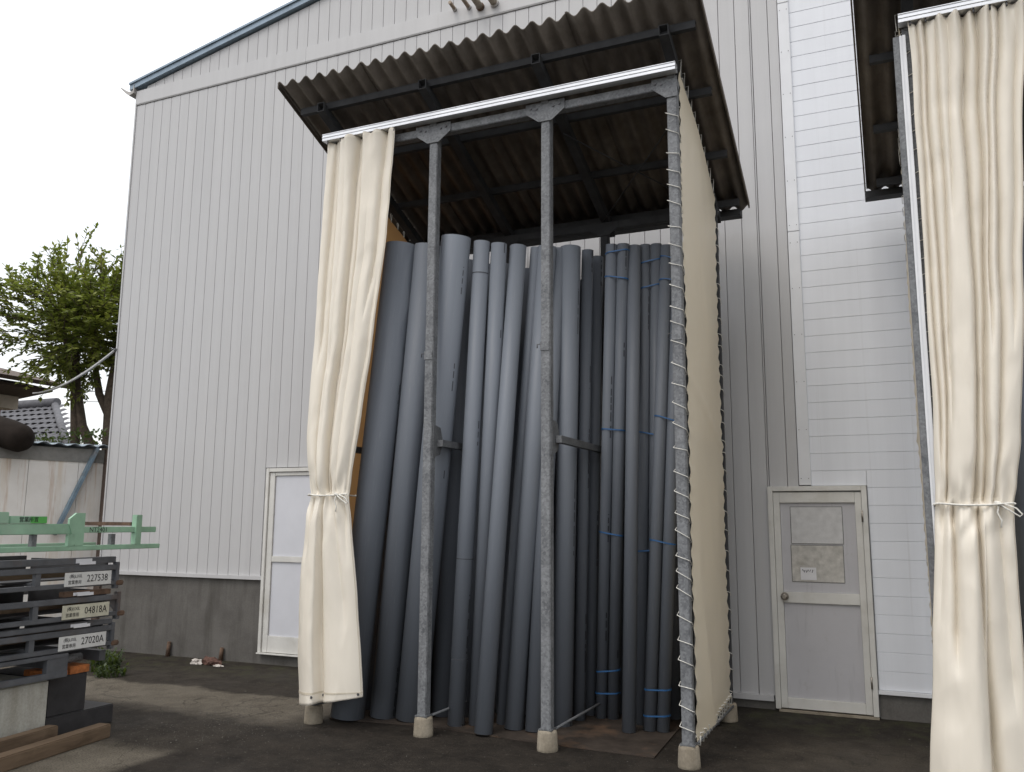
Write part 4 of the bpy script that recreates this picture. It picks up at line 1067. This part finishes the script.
hs = thing('house', (-17.0, 2.0, 0), 'house with dark eaves and grey tiled roof at far left', 'house')
MB().box(-23.0, -17.7, -5, 4.2, 0, 4.3).build('wall', 'plaster', hs)
MB().prism([(-16.10, 4.6, 4.42), (-17.56, 4.6, 4.74), (-20.0, 4.6, 5.28), (-20.0, 4.6, 5.40), (-17.56, 4.6, 4.86), (-16.06, 4.6, 4.50)], (0, -10, 0)).build('upper_roof', 'eave', hs)
MB().prism([(-16.45, 4.45, 4.42), (-17.5, 4.45, 4.64), (-17.5, 4.45, 4.26), (-16.45, 4.45, 4.36)], (0, -9.6, 0)).build('eave_board', 'eave', hs)
MB().box(-17.69, -17.30, -5, 4.3, 4.0, 4.50).build('soffit', 'plaster', hs)
# lower tiled roof: rows of tiles
hs2 = thing('tiled_roof_house', (-20.0, 9.0, 0), 'neighbouring house whose grey roof tiles slope down to the right', 'house')
MB().box(-26.4, -20.9, 7.6, 14, 0, 3.6).build('wall', 'plaster', hs2)
tl = MB()
A_, B_ = Vector((-20.05, 7.4, 4.00)), Vector((-25.2, 7.4, 5.75))      # slope line seen from the yard
tile_me = MB().grid(6, 2, lambda u, v: (.30*u, .34*v, .035*math.sin(u*math.pi)+.012*(1-v))).mesh('roof_tile', 'tile')
ex = Vector((-1, 0, .0)).normalized()
# south-facing slope (towards -y) : rows go up with y
for r in range(9):
    yy = 7.0 + r*.28; zz = 3.42 + r*.178
    xr_ = -19.0 - r*.42
    for cidx in range(26):
        xx = xr_ - .30*(cidx+1)
        if xx < -26.5: break
        o = place('roof_tile', tile_me, (xx, yy, zz), hs2, rot=(math.radians(29), 0, 0))
MB().prism([(-18.9, 6.95, 3.30), (-26.5, 6.95, 3.30), (-26.5, 9.55, 4.93), (-22.8, 9.55, 4.93)], (0, 0, .04)).build('roof_deck', 'eave', hs2)
MB().tube([(-19.0, 7.0, 3.46), (-22.8, 9.5, 5.05)], .10, 10).build('hip_ridge', 'tile', hs2)
MB().tube([(-22.7, 9.5, 5.10), (-26.5, 9.5, 5.10)], .14, 10).build('ridge', 'tile', hs2)
# hedge behind the shed
def leaf_quad(m, p, d, nrm, ln, wd, curl=.15):
    s = d.cross(nrm).normalized()
    a = p; b = p + d*ln*.5 + s*wd*.5 - nrm*curl*ln*.2; c = p + d*ln - nrm*curl*ln*.5; e = p + d*ln*.5 - s*wd*.5 - nrm*curl*ln*.2
    m.quad(a, b, c, e, True)
def rvec(rs):
    while True:
        v = Vector((rs.uniform(-1, 1), rs.uniform(-1, 1), rs.uniform(-1, 1)))
        if .05 < v.length < 1: return v.normalized()
rs = random.Random(4)
hd = MB()
for k in range(5000):
    p = Vector((-16.3 + 4.3*rs.random(), 2.0 + 1.2*rs.random(), rs.uniform(.6, 3.3) ))
    p.z = min(p.z, 3.16+.10*nz(p.x*2.5, p.y))
    leaf_quad(hd, p, rvec(rs), rvec(rs), rs.uniform(.05, .10), .045)
hg = thing('hedge', (-14.1, 2.6, 0), 'clipped green hedge top showing over the old shed', 'hedge')
hd.build('foliage', 'hedge', hg)
st = MB()
for k in range(6): st.tube([(-16+.75*k, 2.6, 0), (-16+.75*k+.1, 2.6, 2.6)], [.04, .015], 6)
st.build('stems', 'bark', hg)

# tree
tr = thing('tree', (-13.0, 3.0, 0), 'broad-leaved tree with several stems left of the grey building', 'tree')
rs = random.Random(21)
tk = MB()
tips = []
def limb(pts, r0, r1):
    tk.tube(pts, [r0 + (r1-r0)*k/(len(pts)-1) for k in range(len(pts))], 10)
stems = [
 ([(-12.95, 3.0, -.1), (-12.97, 3.0, 1.6), (-12.95, 3.02, 2.9), (-13.02, 3.0, 3.9), (-12.85, 3.0, 5.2), (-12.9, 3.0, 6.6)], .24, .05),
 ([(-13.0, 3.0, 2.2), (-13.25, 2.95, 2.75), (-13.6, 2.9, 3.35), (-13.82, 2.9, 4.1), (-13.95, 2.9, 4.9), (-14.15, 2.9, 5.9)], .12, .035),
 ([(-13.62, 2.88, 2.4), (-13.72, 2.85, 3.3), (-13.85, 2.85, 4.2), (-14.2, 2.8, 5.2), (-14.6, 2.7, 6.1)], .10, .03),
 ([(-13.02, 3.0, 3.5), (-13.35, 3.0, 3.95), (-13.55, 3.0, 4.6), (-13.6, 3.0, 5.8)], .09, .03),
 ([(-13.0, 3.0, 2.8), (-13.18, 3.2, 3.4), (-13.2, 3.3, 4.6), (-13.3, 3.4, 6.2)], .07, .025)]
for pts, a, b in stems: limb(pts, a, b)
cl = MB()
def spray(base, d, ln):
    """a twig with alternate leaves"""
    pts = [base]; dd = d.copy()
    for k in range(6):
        dd = (dd + rvec(rs)*.16 + Vector((0, 0, -.035))).normalized(); pts.append(pts[-1] + dd*ln/6)
    tk.tube(pts, [.010, .009, .008, .006, .005, .004, .003], 4, False)
    for k in range(1, 7):
        for sgn in (-1, 1, -1, 1):
            side = (dd.cross(Vector((0, 0, 1)))*sgn + dd*.6 + rvec(rs)*.45).normalized()
            p = pts[k-1].lerp(pts[k], rs.random())
            nr = (Vector((0, 0, 1)) + rvec(rs)*.65).normalized()
            leaf_quad(cl, p, side, nr, rs.uniform(.075, .145), rs.uniform(.04, .065))
C = Vector((-13.85, 3.0, 5.25))
cnt = 0
while cnt < 950:
    v = rvec(rs); rr_ = rs.random()**.55
    p = C + Vector((v.x*1.85*rr_, v.y*1.35*rr_, v.z*1.18*rr_))
    # uneven outline: noise-carved gaps, flat-bottomed and lopsided
    if nz(p.x*1.3, p.y*1.3, p.z*1.3) < -.12 - .25*(rr_ < .6): continue
    if p.z < 4.15 + .52*max(0, -13.8-p.x) + .35*abs(nz(p.x*1.1, 4.0)): continue
    if p.z > 6.2 - .5*max(0, -13.9-p.x): continue
    dirn = (v*1.0 + Vector((0, 0, .45)) + rvec(rs)*.5).normalized()
    spray(p, dirn, rs.uniform(.35, .75)); cnt += 1
for k in range(26):                             # loose upright shoots above the crown
    p = C + Vector((rs.uniform(-1.5, 1.3), rs.uniform(-.8, .8), rs.uniform(.55, 1.0)))
    spray(p, (Vector((0, 0, 1)) + rvec(rs)*.35).normalized(), rs.uniform(.5, .85))
tko = tk.build('trunk', 'bark', tr)
cl.build('crown', 'leaf', tr)

# service cable to the corner of the building, thin wires and an aerial behind
def sag(p, q, s, n=18):
    p, q = Vector(p), Vector(q)
    return [p.lerp(q, k/n) - Vector((0, 0, s*4*(k/n)*(1-k/n))) for k in range(n+1)]
cb = thing('service_cable', (-9.56, -.01, 3.93), 'pale grey service cable running from the building corner to the house', 'cable')
MB().tube(sag((-9.565, -.02, 3.93), (-15.4, 3.2, 4.10), .14), .016, 6).build('cable', 'cable', cb)
MB().tube(sag((-9.565, -.02, 3.945), (-15.4, 3.2, 4.10), .125), .006, 6).build('messenger_wire', 'cable', cb)
MB().tube([(-9.545, -.02, 3.93), (-9.575, -.02, 3.93)], .02, 8).build('anchor', 'bolt', cb)
at_ = thing('roof_aerial', (-23.5, 12.0, 0), 'thin aerial mast standing behind the tiled roof', 'aerial')
MB().tube([(-24.9, 14.0, 4.5), (-24.9, 14.0, 7.9)], .022, 6).build('mast', 'wire', at_)
MB().tube([(-25.35, 14.0, 7.35), (-24.45, 14.0, 7.25)], .016, 6).build('boom', 'wire', at_)
for k, (za, zb, lb) in enumerate(((6.35, 5.55, 'lower thin dark wire crossing the sky behind the tree'), (6.75, 6.05, 'upper thin dark wire crossing the sky behind the tree'))):
    MB().tube(sag((-30, 16, za), (-12, 10, zb-.5), .15), .014, 5).build('overhead_wire', 'wire', None, label=lb, cat='wire', group='thin wires in the sky')

# ------------------------------------------------------------------ small things on the ground
def crumple(name, c, sx, sy, sz, mat, label, cat, seed):
    bm = bmesh.new(); bmesh.ops.create_icosphere(bm, subdivisions=3, radius=1)
    for v in bm.verts:
        p = v.co.copy(); k = 1 + .55*nz(p.x*1.7+seed, p.y*1.7, p.z*1.7) + .3*nz(p.x*4+seed, p.y*4, p.z*4)
        v.co = Vector((p.x*sx*k, p.y*sy*k, max(p.z*sz*k, -sz*.25)+sz*.25)) + Vector(c)
    return MB().bm(bm).build(name, mat, None, label=label, cat=cat)
crumple('plastic_bag', (-7.50, -.34, .005), .075, .05, .045, 'rag_white', 'crumpled white plastic scrap on the ground below the grey wall', 'litter', 2)
crumple('rag', (-7.33, -.29, .005), .14, .055, .06, 'rag_red', 'dark red-brown rag heaped at the foot of the grey wall', 'rag', 8)
crumple('paper_scrap', (-7.16, -.36, .004), .055, .03, .014, 'rag_white', 'small flat pale scrap beside the red-brown rag', 'litter', 5)
# stubs of old bolts on the foundation
for x, lb in ((-8.25, 'short rusty stake at the wall foot, the one further left'), (-7.42, 'short rusty stake at the wall foot above the rag')):
    MB().tube([(x, -.04, 0), (x+.005, -.03, .16+.04*nz(x))], [.028, .022], 8).build('rusty_stake', 'rust', None, label=lb, cat='stake', group='stakes at the wall foot')
# weeds
def weed(c, n, h, label, seed):
    rs = random.Random(seed); m = MB()
    for k in range(n):
        a = rs.uniform(0, 6.28); l = rs.uniform(.5, 1)*h; ln = Vector((math.cos(a), math.sin(a), 0))
        b = Vector(c) + Vector((rs.uniform(-.12, .12), rs.uniform(-.12, .12), 0)); s = Vector((-ln.y, ln.x, 0))*rs.uniform(.006, .012)
        p1 = b + Vector((0, 0, l*.6)) + ln*l*.2; p2 = b + Vector((0, 0, l*.85)) + ln*l*.55
        m.quad(b-s, b+s, p1+s, p1-s, True); m.quad(p1-s, p1+s, p2+s*.2, p2-s*.2, True)
        for q in range(4):
            leaf_quad(m, b.lerp(p2, rs.uniform(.3, 1)), rvec(rs), Vector((0, 0, 1)), rs.uniform(.03, .07), .03)
    return m.build('weed_clump', 'weed', None, label=label, cat='weed', group='weeds behind the racks')
weed((-7.75, -1.35, 0), 30, .16, 'leafy weed clump behind the rack corner, nearest the racks', 1)
weed((-8.05, -1.12, 0), 45, .26, 'leafy weed clump behind the rack corner, middle one', 2)
weed((-8.35, -.85, 0), 40, .24, 'leafy weed clump behind the racks, nearest the wall', 3)
# loose grit
rs = random.Random(99); gm = MB()
for k in range(1100):
    t = rs.random()
    if t < .45: x, y = rs.gauss(-5.15, .40), rs.gauss(-2.75, .42)
    elif t < .8: x, y = rs.uniform(-8.5, -4.9), rs.uniform(-4.4, -.15)
    else: x, y = rs.uniform(-4.9, 1.2), rs.uniform(-3.2, -.1)
    r = rs.uniform(.002, .0055) * (1.7 if rs.random() < .06 else 1)
    i = len(gm.v); z = 0
    a = rs.uniform(0, 6.28)
    for q in range(4):
        gm.v.append((x+r*math.cos(a+q*1.57)*rs.uniform(.7, 1.3), y+r*math.sin(a+q*1.57)*rs.uniform(.7, 1.3), .0005))
    gm.v.append((x, y, r*rs.uniform(.6, 1.0)))
    for q in range(4): gm.f.append((i+q, i+(q+1) % 4, i+4)); gm.sm.append(False)
gm.build('loose_grit', 'stone', None, kind='stuff', label='pale loose grit scattered over the yard')
